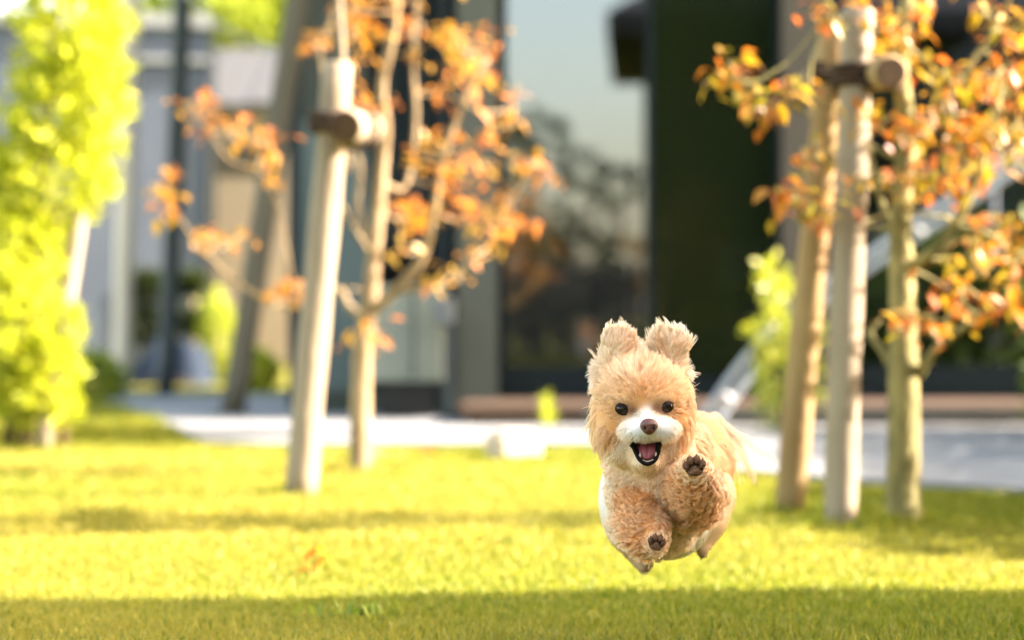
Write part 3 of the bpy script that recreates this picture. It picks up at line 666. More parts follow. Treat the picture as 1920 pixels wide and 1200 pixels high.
maple('orange_tree', 'young tree with rusty orange leaves and mossy trunk beside the paired posts', GD(980),
      [(1692, 980, 0), (1694, 860, 0), (1694, 720, 0), (1692, 600, .01), (1690, 480, .02), (1690, 380, .02), (1700, 250, .03), (1690, 130, .03), (1700, 0, .03), (1705, -160, .03)], .0375, .010,
      [([(1722, 705, 0), (1738, 678, -.03), (1765, 645, -.06), (1810, 612, -.1), (1850, 570, -.12)], .012, .007), ([(1680, 705, 0), (1655, 660, .03), (1632, 625, .05), (1650, 600, .05)], .010, .004),
       ([(1695, 500, .02), (1740, 480, -.02), (1785, 430, -.06), (1825, 350, -.08), (1850, 270, -.08), (1880, 160, -.05)], .014, .006), ([(1696, 340, .02), (1722, 270, .06), (1745, 235, .08), (1790, 160, .1), (1870, 50, .1)], .012, .005),
       ([(1690, 480, .02), (1660, 400, .05), (1640, 330, .05), (1620, 220, .05)], .008, .004), ([(1690, 300, .03), (1600, 260, .15), (1520, 215, .2), (1440, 190, .2), (1390, 150, .2)], .006, .003),
       ([(1688, 430, .02), (1610, 420, .12), (1540, 390, .15), (1480, 365, .15)], .006, .003), ([(1790, 425, -.06), (1850, 440, -.1), (1920, 480, -.1), (1990, 500, -.1)], .008, .003), ([(1765, 645, -.06), (1745, 620, -.05), (1752, 590, -.05)], .005, .002)],
      cl_right, 'leaf_rust', 'bark_lichen', 'young orange leaved trees', .80, 12, .95)

# lime sapling behind the paired posts, small plants, stone
sx = fx(1462, 9.1)
shrub('lime_shrub', 'slender lime green shrub behind the paired posts', 'shrub', (sx, 9.1, 0),
      [(fx(1448, 9.1), 9.1, fz(520, 9.1), .055, .07, .07), (fx(1470, 9.1), 9.1, fz(570, 9.1), .07, .08, .08), (fx(1440, 9.1), 9.1, fz(620, 9.1), .075, .08, .09), (fx(1490, 9.1), 9.1, fz(650, 9.1), .09, .08, .12),
       (fx(1460, 9.1), 9.1, fz(710, 9.1), .09, .08, .11), (fx(1510, 9.1), 9.1, fz(720, 9.1), .07, .08, .12), (fx(1450, 9.1), 9.1, fz(775, 9.1), .06, .07, .07)], 560, .046, .030, 'leaf_lime',
      [([(sx, 9.1, 0), (sx + .01, 9.1, .3), (fx(1450, 9.1), 9.1, .62)], .010, .004), ([(sx + .03, 9.1, 0), (sx + .05, 9.1, .2), (fx(1505, 9.1), 9.1, .4)], .008, .004)], seed=31)
c = W(1025, 800, 9.35)
shrub('weed_tuft', 'thin yellow green weed growing at the deck edge', 'weed', (c.x, 9.35, 0), [(c.x, 9.35, .07, .010, .015, .06)], 60, .06, .009, 'leaf_gold', [([(c.x, 9.35, 0), (c.x, 9.35, .06), (c.x + .005, 9.35, .13)], .004, .002)], seed=33, up=1.4)
stn = thing('stone_block', 'pale sunlit stone block lying on the lawn edge', 'stone', (G(975, 862).x, GD(862), 0))
sm = MB(); c0 = G(975, 862)
sm.box((c0.x - .073, c0.y - .02, -.01), (c0.x + .073, c0.y + .11, .078), None); o = sm.build('block', 'pale_stone', stn, bevel=.014)
MB().box((c0.x - .05, c0.y + .0, .0775), (c0.x + .055, c0.y + .09, .092)).build('chipped_top', 'pale_stone', stn, bevel=.010)
stn.rotation_euler = (0, 0, R(28))

def fallen(px, py, mt, n_, label, seed, L=.045, hgt=.02):
    p = G(px, py); g = random.Random(seed)
    t = thing('fallen_leaf', label, 'leaf', (p.x, p.y, 0))
    for k in range(n_):
        me = leaf_cluster_mesh(seed * 7 + k, mt, L, 1, .001); o = link('leaf_blade', me, None); o.parent = t
        o.location = (g.uniform(-.03, .03) * (n_ > 1), g.uniform(-.02, .02), hgt + g.uniform(0, .02)); o.rotation_euler = (g.uniform(-.5, .5), g.uniform(-.5, .5), g.uniform(0, 6))
    return t
fallen(800, 862, 'leaf_orange', 2, 'orange fallen leaf by the pavement edge', 41, .06, .03)
fallen(1135, 1112, 'leaf_rust', 1, 'single rusty leaf lying in the grass below the dog', 43, .03, .03)
seed_ = thing('seedling', 'tiny orange leaved seedling standing in the sunlit grass', 'seedling', (G(590, 1076).x, GD(1076), 0))
b0 = G(585, 1076); MB().tube(catmull([b0, W(588, 1050, b0.y), W(590, 1018, b0.y)], 4), .0016, 5).build('stem', 'end_grain', seed_)
for (x, y, sd) in ((604, 1032, 1), (620, 1040, 2), (592, 1022, 3), (578, 1066, 4)):
    o = link('leaf_blade', leaf_cluster_mesh(500 + sd, 'leaf_flame', .034, 2, .006), None); o.parent = seed_
    o.matrix_parent_inverse = Matrix.Translation(seed_.location).inverted(); o.location = W(x, y, b0.y)
def tuft(px, py, n_, h, label, mt, seed):
    p = G(px, py); g = random.Random(seed); mb = MB()
    for k in range(n_):
        a = g.uniform(0, 6.28); r = abs(g.gauss(0, .03)); b = Vector((p.x + math.cos(a) * r * 1.5, p.y + math.sin(a) * r * .7, -.003)); la = g.uniform(0, 6.28); hh = h * g.uniform(.5, 1.1)
        tip = b + Vector((math.cos(la) * hh * .6, math.sin(la) * hh * .6, hh)); w = Vector((-math.sin(la), math.cos(la), 0)) * .0035
        mid = b.lerp(tip, .5) + Vector((0, 0, hh * .12)); mb.add([b - w, b + w, mid + w, mid - w, tip], [(0, 1, 2, 3), (3, 2, 4)])
    o = tag(mb.build('weed_tuft', mt), label, 'weed'); o['kind'] = 'stuff'; return o
tuft(690, 1152, 45, .026, 'green weed tuft in the shaded grass strip', 'leaf_far', 51)
tuft(1685, 1140, 60, .026, 'small broad green weed near the shadow edge at right', 'leaf_far', 52)
tuft(722, 866, 40, .06, 'bright yellow green weed right of the left trunk', 'leaf_lime', 53)

# ------------------------------------------------------------------ what stands out of frame: it throws the shade and shows in the glass
nh = thing('neighbour_house', 'dark boarded neighbouring house mirrored in the large window', 'house', (4.5, -6, 0))
MB().box((.62, -11, 0), (9, -6, 3.62)).build('wall', 'dark_board', nh)
MB().box((.20, -11.5, 3.62), (9.5, -5.55, 3.86)).build('roof_eave', 'dark_roof', nh)
rfm = MB(); rfm.add([(.20, -5.55, 3.862), (9.5, -5.55, 3.862), (9.5, -11.5, 3.862), (.20, -11.5, 3.862), (2.0, -8.5, 5.2), (8, -8.5, 5.2)], [(0, 1, 5, 4), (2, 3, 4, 5), (1, 2, 5), (3, 0, 4), (3, 2, 1, 0)])
rfm.build('roof', 'dark_roof', nh)
MB().box((3.3, -5.998, 0), (9, 3.85, 2.25)).build('shade_wing_wall', 'dark_board', nh)  # unseen wing, shaped so its shadow edge crosses the near lawn
MB().box((3.12, -5.53, 2.252), (9.3, 4.02, 2.62)).build('shade_wing_roof', 'dark_roof', nh)
for k, (x0_, x1_, zt) in enumerate(((-9, -2.0, 1.75), (-2.0, .3, 2.0))):
    shrub('garden_hedge', ('long dark green hedge across the garden behind the camera', 'dark green hedge section next to the boarded house')[k], 'hedge', ((x0_ + x1_) / 2, -9, 0),
          [(x, -9 + .1 * math.sin(x * 3), zt * .5, .7, .5, zt * .52 + .12 * math.sin(x * 2.1)) for x in np.arange(x0_, x1_, .6)], 5200 if k == 0 else 2600, .13, .08, 'leaf_green',
          [([(x, -9, 0), (x, -9, .5), (x, -9, 1.2)], .04, .02) for x in np.arange(x0_ + .5, x1_, 1.5)], seed=61 + k)
fen = thing('garden_fence', 'grey brown board fence mirrored low in the large window', 'fence', (-1.9, -4.6, 0))
for k in range(40):
    x0_ = -4.4 + k * .125
    MB().box((x0_, -4.6, .03), (x0_ + .10, -4.58, 1.02 + .02 * math.sin(k * 2.3))).build('board', 'deck_grey', fen)
for z_ in (.25, .8): MB().box((-4.4, -4.64, z_), (.6, -4.602, z_ + .07)).build('fence_rail', 'deck_wood', fen)
shrub('garden_tree', 'round green tree behind the camera beyond the hedge', 'tree', (-.8, -10.5, 0), [(-.75, -10.5, 2.9, .35, .4, .26), (-1.2, -10.5, 2.6, .5, .5, .4), (-.2, -10.5, 2.4, .35, .4, .3), (.25, -10.5, 2.2, .3, .4, .3), (-1.5, -10.5, 3.3, .35, .4, .2)], 800, .13, .08, 'leaf_green',
      [([(-.8, -10.5, 0), (-.8, -10.5, 1.2), (-.75, -10.5, 2.8)], .06, .02)], seed=66)
shrub('garden_tree', 'unseen tall leafy tree right of the frame added to shade the far left grass', 'tree', (3.75, 9.1, 0), [(3.6, 9.05, 3.0, .42, .50, .30), (3.9, 9.2, 3.2, .4, .4, .3)], 3000, .11, .07, 'leaf_green',
      [([(3.75, 9.1, 0), (3.75, 9.1, 1.5), (3.7, 9.1, 3.0)], .05, .02)], seed=67)  # tree added out of view; its crown shades the far left grass
shrub('garden_hedge', 'unseen leafy hedge right of the frame added to shade the lawn corner', 'hedge', (2.5, 7, 0),
      [(2.42 + .10 * math.sin(y * 4) - .10 * (y - 4.6) * (y < 5.6), y, (.46 if y < 6.2 else .42) + .04 * math.sin(y * 5), .42, .3, .52 if y < 6.2 else .48) for y in np.arange(4.75, 9.4, .34)], 13000, .085, .055, 'leaf_green',
      [([(2.5, y, 0), (2.5, y, .4), (2.45, y, .9)], .02, .01) for y in np.arange(4.9, 9.2, .7)], seed=71)  # hedge added out of view; its height sets the shade at right

# ------------------------------------------------------------------ the leaping dog
DD = 2.95
def Q(px, py, dy=0.0): return W(px, py, DD + dy)
dog = thing('dog', 'small fluffy apricot dog leaping through the air with open mouth', 'dog', (Q(1215, 900).x, DD, 0))
mat('eye_dark', (0.010, 0.006, 0.005), (0.016, 0.008, 0.006), 0.05, 20, spec=0.28)
mat('eye_rim', (0.018, 0.009, 0.007), None, 0.7, 30, spec=.1)
mat('nose_skin', (0.130, 0.038, 0.026), (0.085, 0.024, 0.018), 0.38, 60, bump=0.25, bscale=900, spec=0.5)
mat('nostril', (0.006, 0.004, 0.004), None, 0.6, 30)
mat('lip_dark', (0.012, 0.008, 0.007), (0.008, 0.005, 0.005), 0.75, 30, spec=0.06)
mat('mouth_inner', (0.16, 0.035, 0.035), (0.09, 0.02, 0.02), 0.4, 40)
mat('tongue_pink', (0.34, 0.080, 0.088), (0.27, 0.058, 0.066), 0.32, 60, bump=0.3, bscale=700, spec=0.5)
mat('tooth', (0.55, 0.47, 0.34), None, 0.25, 30)
mat('pad_skin', (0.045, 0.022, 0.013), None, 0.8, 90, spec=.1)
mat('pad_brown', (0.27, 0.135, 0.075), (0.12, 0.058, 0.034), 0.75, 120, bump=0.9, bscale=500, spec=.15)
mat('claw', (0.30, 0.13, 0.06), None, 0.4, 60)
attr_mat('dog_skin', 'tone')
hair_mat('dog_hair', 'tone')
# body as one continuous surface: (pixel x, pixel y, depth offset, radii, region)
B = []
def blob(px, py, dy, r, reg, tilt=0.0): B.append((Q(px, py, dy), Vector(r) if hasattr(r, '__len__') else Vector((r, r, r)), reg, tilt))
def chain(pts, reg):
    for (a, b) in zip(pts[:-1], pts[1:]):
        n_ = 5
        for i in range(n_):
            t = i / (n_ - 1); c_ = [a[k] + (b[k] - a[k]) * t for k in range(4)]
            blob(c_[0], c_[1], c_[2], c_[3], reg)
blob(1205, 745, .000, (.053, .052, .048), 'head'); blob(1205, 722, .004, (.047, .044, .034), 'head')
blob(1152, 792, .004, (.027, .032, .036), 'cheek'); blob(1258, 788, .004, (.025, .032, .035), 'cheek')
blob(1150, 745, .008, (.022, .03, .034), 'cheek'); blob(1264, 742, .008, (.022, .03, .034), 'cheek')
blob(1214, 784, -.036, (.017, .028, .015), 'muzzle')
blob(1193, 807, -.048, (.0215, .020, .0145), 'muzzle'); blob(1243, 804, -.048, (.0215, .020, .0145), 'muzzle'); blob(1218, 802, -.052, (.020, .020, .014), 'muzzle')
blob(1212, 850, -.012, (.026, .022, .026), 'chin'); blob(1212, 868, -.026, (.017, .018, .007), 'chin')
blob(1165, 838, -.002, (.024, .02, .024), 'chin'); blob(1252, 832, -.002, (.020, .02, .022), 'chin')
blob(1216, 850, .05, (.056, .055, .05), 'chest'); blob(1225, 880, .04, (.058, .05, .045), 'chest')
blob(1132, 704, .010, (.012, .011, .024), 'earL', .15); blob(1146, 674, .008, (.015, .010, .024), 'earL', .25); blob(1160, 650, .004, (.0215, .008, .017), 'earL', .20)
blob(1268, 700, .010, (.012, .011, .022), 'earR', -.1); blob(1261, 674, .008, (.016, .010, .022), 'earR', .0); blob(1255, 650, .004, (.0260, .009, .016), 'earR', .1)
blob(1236, 925, .065, (.066, .07, .060), 'chest'); blob(1226, 965, .07, (.058, .06, .048), 'chest')
blob(1203, 925, .10, (.050, .08, .068), 'side'); blob(1200, 935, .16, (.054, .09, .072), 'side'); blob(1240, 930, .16, (.072, .09, .070), 'side'); blob(1255, 960, .17, (.058, .09, .06), 'side'); blob(1270, 890, .24, (.066, .09, .064), 'back')
blob(1302, 862, .30, (.050, .075, .066), 'back'); blob(1300, 900, .30, (.052, .08, .06), 'back'); blob(1262, 845, .16, (.05, .08, .045), 'back')
chain([(1200, 915, .025, .025), (1199, 968, .005, .027), (1212, 1002, -.035, .023), (1229, 1016, -.058, .014)], 'legA')
chain([(1290, 905, .035, .032), (1302, 932, .0, .031), (1302, 900, -.045, .025), (1301, 878, -.072, .0160)], 'legB')
chain([(1185, 985, .20, .036), (1200, 1030, .19, .020), (1208, 1056, .16, .0115), (1209, 1064, .15, .0075)], 'hind')
chain([(1318, 930, .22, .044), (1324, 975, .20, .028), (1320, 1015, .19, .0125), (1316, 1040, .18, .0060)], 'hind')
chain([(1322, 800, .36, .014), (1340, 785, .38, .010), (1362, 805, .39, .007), (1372, 845, .39, .005)], 'tail')
sk = MB()
for c_, r_, reg, tilt in B: sk.ball(c_, r_, 20, 14, Matrix.Rotation(tilt, 3, 'Y') if tilt else None)
tmp = link('body_cage', sk.mesh('body_cage', None), None)
md = tmp.modifiers.new('r', 'REMESH'); md.mode = 'VOXEL'; md.voxel_size = .0032
sm_ = tmp.modifiers.new('s', 'SMOOTH'); sm_.iterations = 6; sm_.factor = .5
dg = bpy.context.evaluated_depsgraph_get(); body_me = bpy.data.meshes.new_from_object(tmp.evaluated_get(dg)); body_me.name = 'body'
bpy.data.objects.remove(tmp)
body_me.shade_smooth()
nv = len(body_me.vertices); BV = np.empty(nv * 3, np.float32); body_me.vertices.foreach_get('co', BV); BV = BV.reshape(-1, 3)
body_me.calc_loop_triangles(); nt3 = len(body_me.loop_triangles)
TI = np.empty(nt3 * 3, np.int32); body_me.loop_triangles.foreach_get('vertices', TI); TI = TI.reshape(-1, 3)
VN = np.empty(nv * 3, np.float32); body_me.vertices.foreach_get('normal', VN); VN = VN.reshape(-1, 3)
REG = ['head', 'cheek', 'muzzle', 'chin', 'chest', 'earL', 'earR', 'side', 'back', 'legA', 'legB', 'hind', 'tail']
def regions(P):
    best = np.full(len(P), 1e9); rid = np.zeros(len(P), int)
    for c_, r_, reg, tilt in B:
        d = P - np.array(c_)
        if tilt: d = d @ np.array(Matrix.Rotation(tilt, 3, 'Y'))
        r3 = np.array(r_); q = (np.linalg.norm(d / r3, axis=1) - 1) * r3.min()
        k = q < best; best[k] = q[k]; rid[k] = REG.index(reg)
    return rid
def topx(P):
    D = P[:, 1]; return np.stack([960 + P[:, 0] * F / D, 600 - (P[:, 2] - CAM_H) * F / D], 1)
def noise3(P, f, ph=0):
    return np.sin(P[:, 0] * f + ph + 2 * np.sin(P[:, 2] * f * .7 + ph)) * np.sin(P[:, 2] * f * 1.1 + 1.7 * ph + np.sin(P[:, 1] * f * .8)) 
APR, ORG, CRM, WHT = np.array([.80, .42, .170]), np.array([.66, .25, .052]), np.array([.89, .625, .37]), np.array([.87, .82, .77])
def fur_colour(P, rid):
    px = topx(P); n1 = noise3(P, 120)[:, None] * .5 + .5; n2 = noise3(P, 260, 2)[:, None] * .5 + .5
    col = APR * (1 - .55 * n1) + CRM * .55 * n1
    def isr(*a): return np.isin(rid, [REG.index(x) for x in a])[:, None]
    X, Y = px[:, :1], px[:, 1:]
    front = P[:, 1:2] < DD + .03
    # face: orange between and under the eyes, paler brow, white muzzle and blaze
    eye = np.exp(-(((X - 1208) / 26) ** 2 + ((Y - 742) / 30) ** 2)); col = col * (1 - .75 * eye * front) + ORG * .75 * eye * front
    for ex, ey in ((1150, 800), (1268, 798)):
        k = np.exp(-(((X - ex) / 22) ** 2 + ((Y - ey) / 38) ** 2)) * front; col = col * (1 - .55 * k) + ORG * .55 * k
    k = np.exp(-(((X - 1215) / 13) ** 2 + ((Y - 776) / 16) ** 2)) * front; col = col * (1 - .9 * k) + WHT * .9 * k
    wm = np.clip(1.25 - ((X - 1217) / 52) ** 2 * .8 - ((Y - 806) / 32) ** 2 * .8, 0, 1) * front * (P[:, 1:2] < DD - .012); wm = np.minimum(1, wm * 1.15); col = col * (1 - wm) + WHT * (.94 + .06 * n2) * wm
    col = np.where(isr('chin') & (wm < .3), CRM * .7 + WHT * .2 + .08 * (n1 - .5), col)
    col = np.where(isr('earL', 'earR'), CRM * .72 + WHT * .25, col); ko = np.exp(-(((X - 1238 - (Y - 640) * .3) / 9) ** 2 + ((Y - 655) / 26) ** 2)) + np.exp(-(((X - 1178) / 12) ** 2 + ((Y - 650) / 24) ** 2)) + .8 * np.exp(-(((X - 1270) / 8) ** 2 + ((Y - 665) / 18) ** 2)); ko = np.clip(ko, 0, 1) * isr('earL', 'earR') * .6; col = col * (1 - ko) + (APR * .5 + ORG * .5) * ko
    col = np.where(isr('head') & (Y < 715), APR * .55 + CRM * .45 + .05 * (n1 - .5), col)
    for ex, ey, sx_ in ((1169, 766, 1), (1247, 762, -1)):
        k = np.exp(-(((X - ex) / 21) ** 4 + ((Y - ey) / 17) ** 4)) * front; col = col * (1 - .72 * k) + np.array([.22, .095, .045]) * .72 * k
        k = np.exp(-(((X - ex - sx_ * 18) / 11) ** 2 + ((Y - ey - 3) / 11) ** 2)) * front; col = col * (1 - .85 * k) + np.array([.13, .06, .035]) * .85 * k
    leg = ORG * (.50 + .25 * (1 - n2)) + APR * (.50 - .25 * (1 - n2))
    col = np.where(isr('legA', 'legB'), leg * (.85 + .3 * n1), col)
    ch = CRM * .75 + WHT * .12 + APR * .12; col = np.where(isr('chest'), ch * (.9 + .15 * n1), col)
    sd = WHT * .85 + CRM * .1; col = np.where(isr('side'), sd, col)
    col = np.where(isr('back'), CRM * .25 + APR * .60, col)
    col = np.where(isr('hind'), CRM * .8 + APR * .2, col); col = np.where(isr('tail'), CRM * .9, col)
    hf = np.clip((Y - 1022) / 18, 0, 1) * isr('hind'); col = col * (1 - .55 * hf)
    for ex, ey, rr0 in ((1231, 1017, 20), (1302, 876, 24)):
        k = (np.hypot(X - ex, Y - ey) < rr0 + 3) & isr('legA', 'legB') & (P[:, 1:2] < DD - .03); col = np.where(k, CRM * .8 + APR * .2, col)
    return np.clip(col, .01, .95)
bt = body_me.attributes.new('tone', 'FLOAT_COLOR', 'POINT')
bt.data.foreach_set('color', np.concatenate([fur_colour(BV, regions(BV)) * .8, np.ones((nv, 1))], 1).astype(np.float32).ravel())
body_me.materials.clear(); body_me.materials.append(MATS['dog_skin'])
link('body', body_me, dog)

A3, B3, C3 = BV[TI[:, 0]], BV[TI[:, 1]], BV[TI[:, 2]]
area = .5 * np.linalg.norm(np.cross(B3 - A3, C3 - A3), axis=1); cen = (A3 + B3 + C3) / 3
trid = regions(cen)
#          length, density, lift, curl, clump, clump spacing
PAR = {'head': (.0205, 1.6, .14, .0014, .74, .0062), 'cheek': (.0195, 1.6, .14, .0012, .72, .0060), 'muzzle': (.0085, 2.2, .46, .0003, .35, .004), 'chin': (.0100, 1.5, .36, .0006, .45, .005),
       'chest': (.0120, 1.3, .48, .0024, .66, .0075), 'earL': (.0150, 2.4, .20, .0012, .66, .0055), 'earR': (.0170, 2.4, .20, .0012, .66, .0055), 'side': (.0060, 1.2, .30, .0004, .3, .005),
       'back': (.0190, 1.4, .22, .0010, .70, .0065), 'legA': (.0140, 1.8, .72, .0050, .78, .0072), 'legB': (.0145, 1.8, .72, .0050, .78, .0072), 'hind': (.0070, 1.0, .30, .0006, .4, .005), 'tail': (.074, .30, .20, .008, .88, .012)}
dens = np.array([PAR[r_][1] for r_ in REG])[trid] * np.where(cen[:, 1] > DD + .22, .6, 1.0)
wgt = area * dens; NS = 190000
ti = rng.choice(nt3, NS, p=wgt / wgt.sum()); u = np.sqrt(rng.random((NS, 1))); v = rng.random((NS, 1))
ROOT = A3[ti] * (1 - u) + B3[ti] * u * (1 - v) + C3[ti] * u * v
NRM = VN[TI[ti, 0]] * (1 - u) + VN[TI[ti, 1]] * u * (1 - v) + VN[TI[ti, 2]] * u * v; NRM /= np.linalg.norm(NRM, axis=1)[:, None]
rid = trid[ti]; RPX = topx(ROOT)
def par(k): return np.array([PAR[r_][k] for r_ in REG])[rid]
def sel0(*a): return np.isin(rid, [REG.index(x) for x in a])
LEN = par(0) * rng.uniform(.65, 1.25, NS); LEN *= np.where(rng.random(NS) < .04, 1.3, 1); LEN *= np.where(sel0('earL', 'earR') & (rng.random(NS) < .10), 1.35, 1)
# growth direction field
DIR = np.zeros((NS, 3))
def sel(*a): return np.isin(rid, [REG.index(x) for x in a])
fc = np.array(Q(1212, 782, -.05))
k = sel('head', 'cheek', 'chin'); d = ROOT[k] - fc; d[:, 1] *= .6; d /= np.linalg.norm(d, axis=1)[:, None]
low = np.clip((RPX[k, 1] - 770) / 60, 0, 1)[:, None]; d = d * (1 - .6 * low) + np.array([0, .1, -1.0]) * .6 * low
sd_ = sel('cheek')[k][:, None]; d = d * (1 - .62 * sd_) + np.array([0, .25, -.85]) * .62 * sd_
up_ = np.clip((735 - RPX[k, 1]) / 60, 0, 1)[:, None]; d[:, 2:] += .35 * up_; DIR[k] = d
k = sel('muzzle'); d = ROOT[k] - np.array(Q(1217, 792, -.085)); d /= np.linalg.norm(d, axis=1)[:, None]; d[:, 2] -= .25; DIR[k] = d
for nm, bx0, by0 in (('earL', 1145, 690), ('earR', 1262, 694)):
    k = sel(nm); d = ROOT[k] - np.array(Q(bx0, by0, .012)); d[:, 1] *= .4; d /= np.linalg.norm(d, axis=1)[:, None]; d[:, 0] *= .65; d[:, 2] += .55; d[:, 0] += (.06 if nm == 'earL' else .16); DIR[k] = d
k = sel('chest'); DIR[k] = np.array([0, .25, -.9])
k = sel('side', 'back', 'hind'); DIR[k] = np.array([0.05, .8, -.45])
k = sel('back'); DIR[k] = np.array([.40, .55, -.55])
k = sel('legA', 'legB'); DIR[k] = np.array([0, .3, -.45])
k = sel('tail'); DIR[k] = np.array([.62, .10, -.75])
fl = 85.0                                                   # slow waves in the lie of the coat
DIR[:, 0] += .30 * np.sin(ROOT[:, 0] * fl + 2 * np.sin(ROOT[:, 2] * fl * .6)); DIR[:, 2] += .26 * np.sin(ROOT[:, 2] * fl * .9 + 2 * np.sin(ROOT[:, 0] * fl * .7) + 1.3)
DIR += rng.normal(0, .13, (NS, 3))
DIR -= NRM * (DIR * NRM).sum(1)[:, None] * .7; DIR /= np.linalg.norm(DIR, axis=1)[:, None] + 1e-9
LEN *= np.where(sel('cheek', 'chin'), np.clip(1 - (RPX[:, 1] - 785) / 90, .55, 1), 1)
LEN *= np.where(sel('earL', 'earR'), .8 + .5 * np.clip((680 - RPX[:, 1]) / 70, 0, 1), 1)
fr_ = ROOT[:, 1] < DD + .01
for ex, ey in ((1169, 766), (1247, 762)):                  # short hair round the eyes
    dd = np.hypot(RPX[:, 0] - ex, RPX[:, 1] - ey); LEN *= np.where(fr_, np.clip(.30 + (dd - 10) / 40, .3, 1), 1)
LEN *= np.where(sel('head', 'cheek') & fr_, np.clip(.45 + np.hypot(RPX[:, 0] - 1212, RPX[:, 1] - 775) / 110, .45, 1.15), 1)
for ex, ey, rr0 in ((1231, 1017, 14), (1302, 876, 17)):
    dd = np.hypot(RPX[:, 0] - ex, RPX[:, 1] - ey); LEN *= np.where((ROOT[:, 1] < DD - .03), np.clip(.3 + (dd - rr0) / 26, .3, 1), 1)
NP = 8; T_ = np.linspace(0, 1, NP)
lift = (par(2) * rng.uniform(.7, 1.3, NS))[:, None]
def strand(root, nrm, dr, ln, lf, curl, ph, frq):
    P = np.empty((len(root), NP, 3)); s1 = np.cross(nrm, dr); s1 /= np.linalg.norm(s1, axis=1)[:, None] + 1e-9
    for i, t in enumerate(T_):
        a = lf * (1 - .45 * t); vec = nrm * a + dr * (1 - .5 * a)
        w_ = (curl * t)[:, None] * (s1 * np.cos(ph + frq * t)[:, None] + nrm * np.sin(ph + frq * t)[:, None])
        P[:, i] = root - nrm * .001 + vec * (ln[:, None] * t) + w_ + GRAV[:, None] * np.array([0, .10, -1.0]) * (ln[:, None] * t * t)
    return P
GRAV = np.where(sel('cheek'), .42, np.where(sel('head'), .22 * np.clip(np.abs(RPX[:, 0] - 1205) / 70, 0, 1), .12))
ph = rng.uniform(0, 6.28, NS); frq = rng.uniform(4, 8, NS) * np.where(sel('legA', 'legB', 'chest'), 1.5, .6)
cl_sp = par(5); cprob = np.clip(3.0 * (1 / NS) * area.sum() * 1.0 / (cl_sp ** 2), .004, .2)
isc = rng.random(NS) < cprob; ci = np.nonzero(isc)[0]
kd = kdtree.KDTree(len(ci))
for j, i in enumerate(ci): kd.insert(ROOT[i], j)
kd.balance()
own = np.array([kd.find(p)[1] for p in ROOT]); own = ci[own]
own = np.where(rid[own] == rid, own, np.arange(NS))
CLV = rng.uniform(.75, 1.3, NS)
PH = ph[own] + rng.normal(0, .35, NS); FQ = frq[own]
S = strand(ROOT, NRM, DIR * .55 + DIR[own] * .45, LEN * .45 + LEN[own] * .55 * CLV[own], lift, par(3), PH, FQ)
SC = S[own]; kk = (par(4) * rng.uniform(.6, 1.15, NS))[:, None, None] * (T_ ** 1.1)[None, :, None]
S = S * (1 - kk) + (SC + (S[:, :1] - SC[:, :1]) * .12) * kk
# keep eyes, nose, mouth and pads clear
mouth_poly = [(1181, 831), (1188, 842), (1196, 855), (1204, 865), (1214, 869), (1226, 865), (1232, 855), (1236, 842), (1240, 829), (1226, 831), (1211, 834), (1196, 833)]
def in_poly(x, y, poly):
    inside = np.zeros(len(x), bool); j = len(poly) - 1
    for i in range(len(poly)):
        (ax, ay), (bx2, by2) = poly[i], poly[j]
        inside ^= ((ay > y) != (by2 > y)) & (x < (bx2 - ax) * (y - ay) / (by2 - ay + 1e-12) + ax); j = i
    return inside
bad = np.zeros(NS, bool)
for i in range(NP):
    p2 = topx(S[:, i]); front = S[:, i, 1] < DD + .0
    for ex, ey in ((1169, 766), (1247, 762)): bad |= front & (((p2[:, 0] - ex) / 12.6) ** 2 + ((p2[:, 1] - ey - 1) / 9.6) ** 2 < 1)
    bad |= front & (((p2[:, 0] - 1217) / 16) ** 2 + ((p2[:, 1] - 801) / 15.5) ** 2 < 1)
    bad |= front & in_poly(p2[:, 0], p2[:, 1], mouth_poly)
    for ex, ey, rr0 in ((1231, 1018, 9.0), (1302, 875, 12.0)): bad |= (S[:, i, 1] < DD - .03) & (np.hypot(p2[:, 0] - ex, p2[:, 1] - ey) < rr0)
COL = fur_colour(ROOT, rid); COL = COL * rng.uniform(.86, 1.10, (NS, 1)); CV = rng.random(NS)[own][:, None]; COL = COL * (.80 + .34 * CV); hs = sel('head', 'cheek', 'back')[:, None] + .35 * sel('earL', 'earR')[:, None]; om = np.clip(.42 - CV, 0, .42) / .42 * .60 * hs * (1 - np.clip((COL.min(1, keepdims=True) - .5) * 6, 0, 1)); COL = COL * (1 - om) + ORG * 1.05 * om; COL = COL * np.where(sel('legA', 'legB')[:, None], np.array([.78, .66, .50]) * (1 - CV) + np.array([1.12, 1.14, 1.18]) * CV, 1)
tipc = COL * .66 + CRM * 1.12 * .34
def curves_obj(name, mask, parent, rad=.00020):
    P = S[mask]; k_ = len(P)
    hc = bpy.data.hair_curves.new(name); hc.add_curves([NP] * k_)
    hc.attributes['position'].data.foreach_set('vector', P.reshape(-1, 3).astype(np.float32).ravel())
    ra = hc.attributes.get('radius') or hc.attributes.new('radius', 'FLOAT', 'POINT')
    ra.data.foreach_set('value', np.tile(rad * np.interp(T_, [0, .5, .8, 1], [1, .95, .7, .25]), k_).astype(np.float32))
    ca_ = hc.attributes.new('tone', 'FLOAT_COLOR', 'POINT')
    cc = COL[mask][:, None] * np.interp(T_, [0, .6], [.86, 1.0])[None, :, None] * (1 - T_[None, :, None] * .75) + tipc[mask][:, None] * (T_[None, :, None] * .75)  # roots darkened to paint shadow depth between the locks
    ca_.data.foreach_set('color', np.concatenate([cc, np.ones((k_, NP, 1))], 2).astype(np.float32).ravel())
    hc.materials.append(MATS['dog_hair']); return link(name, hc, parent)
good = ~bad
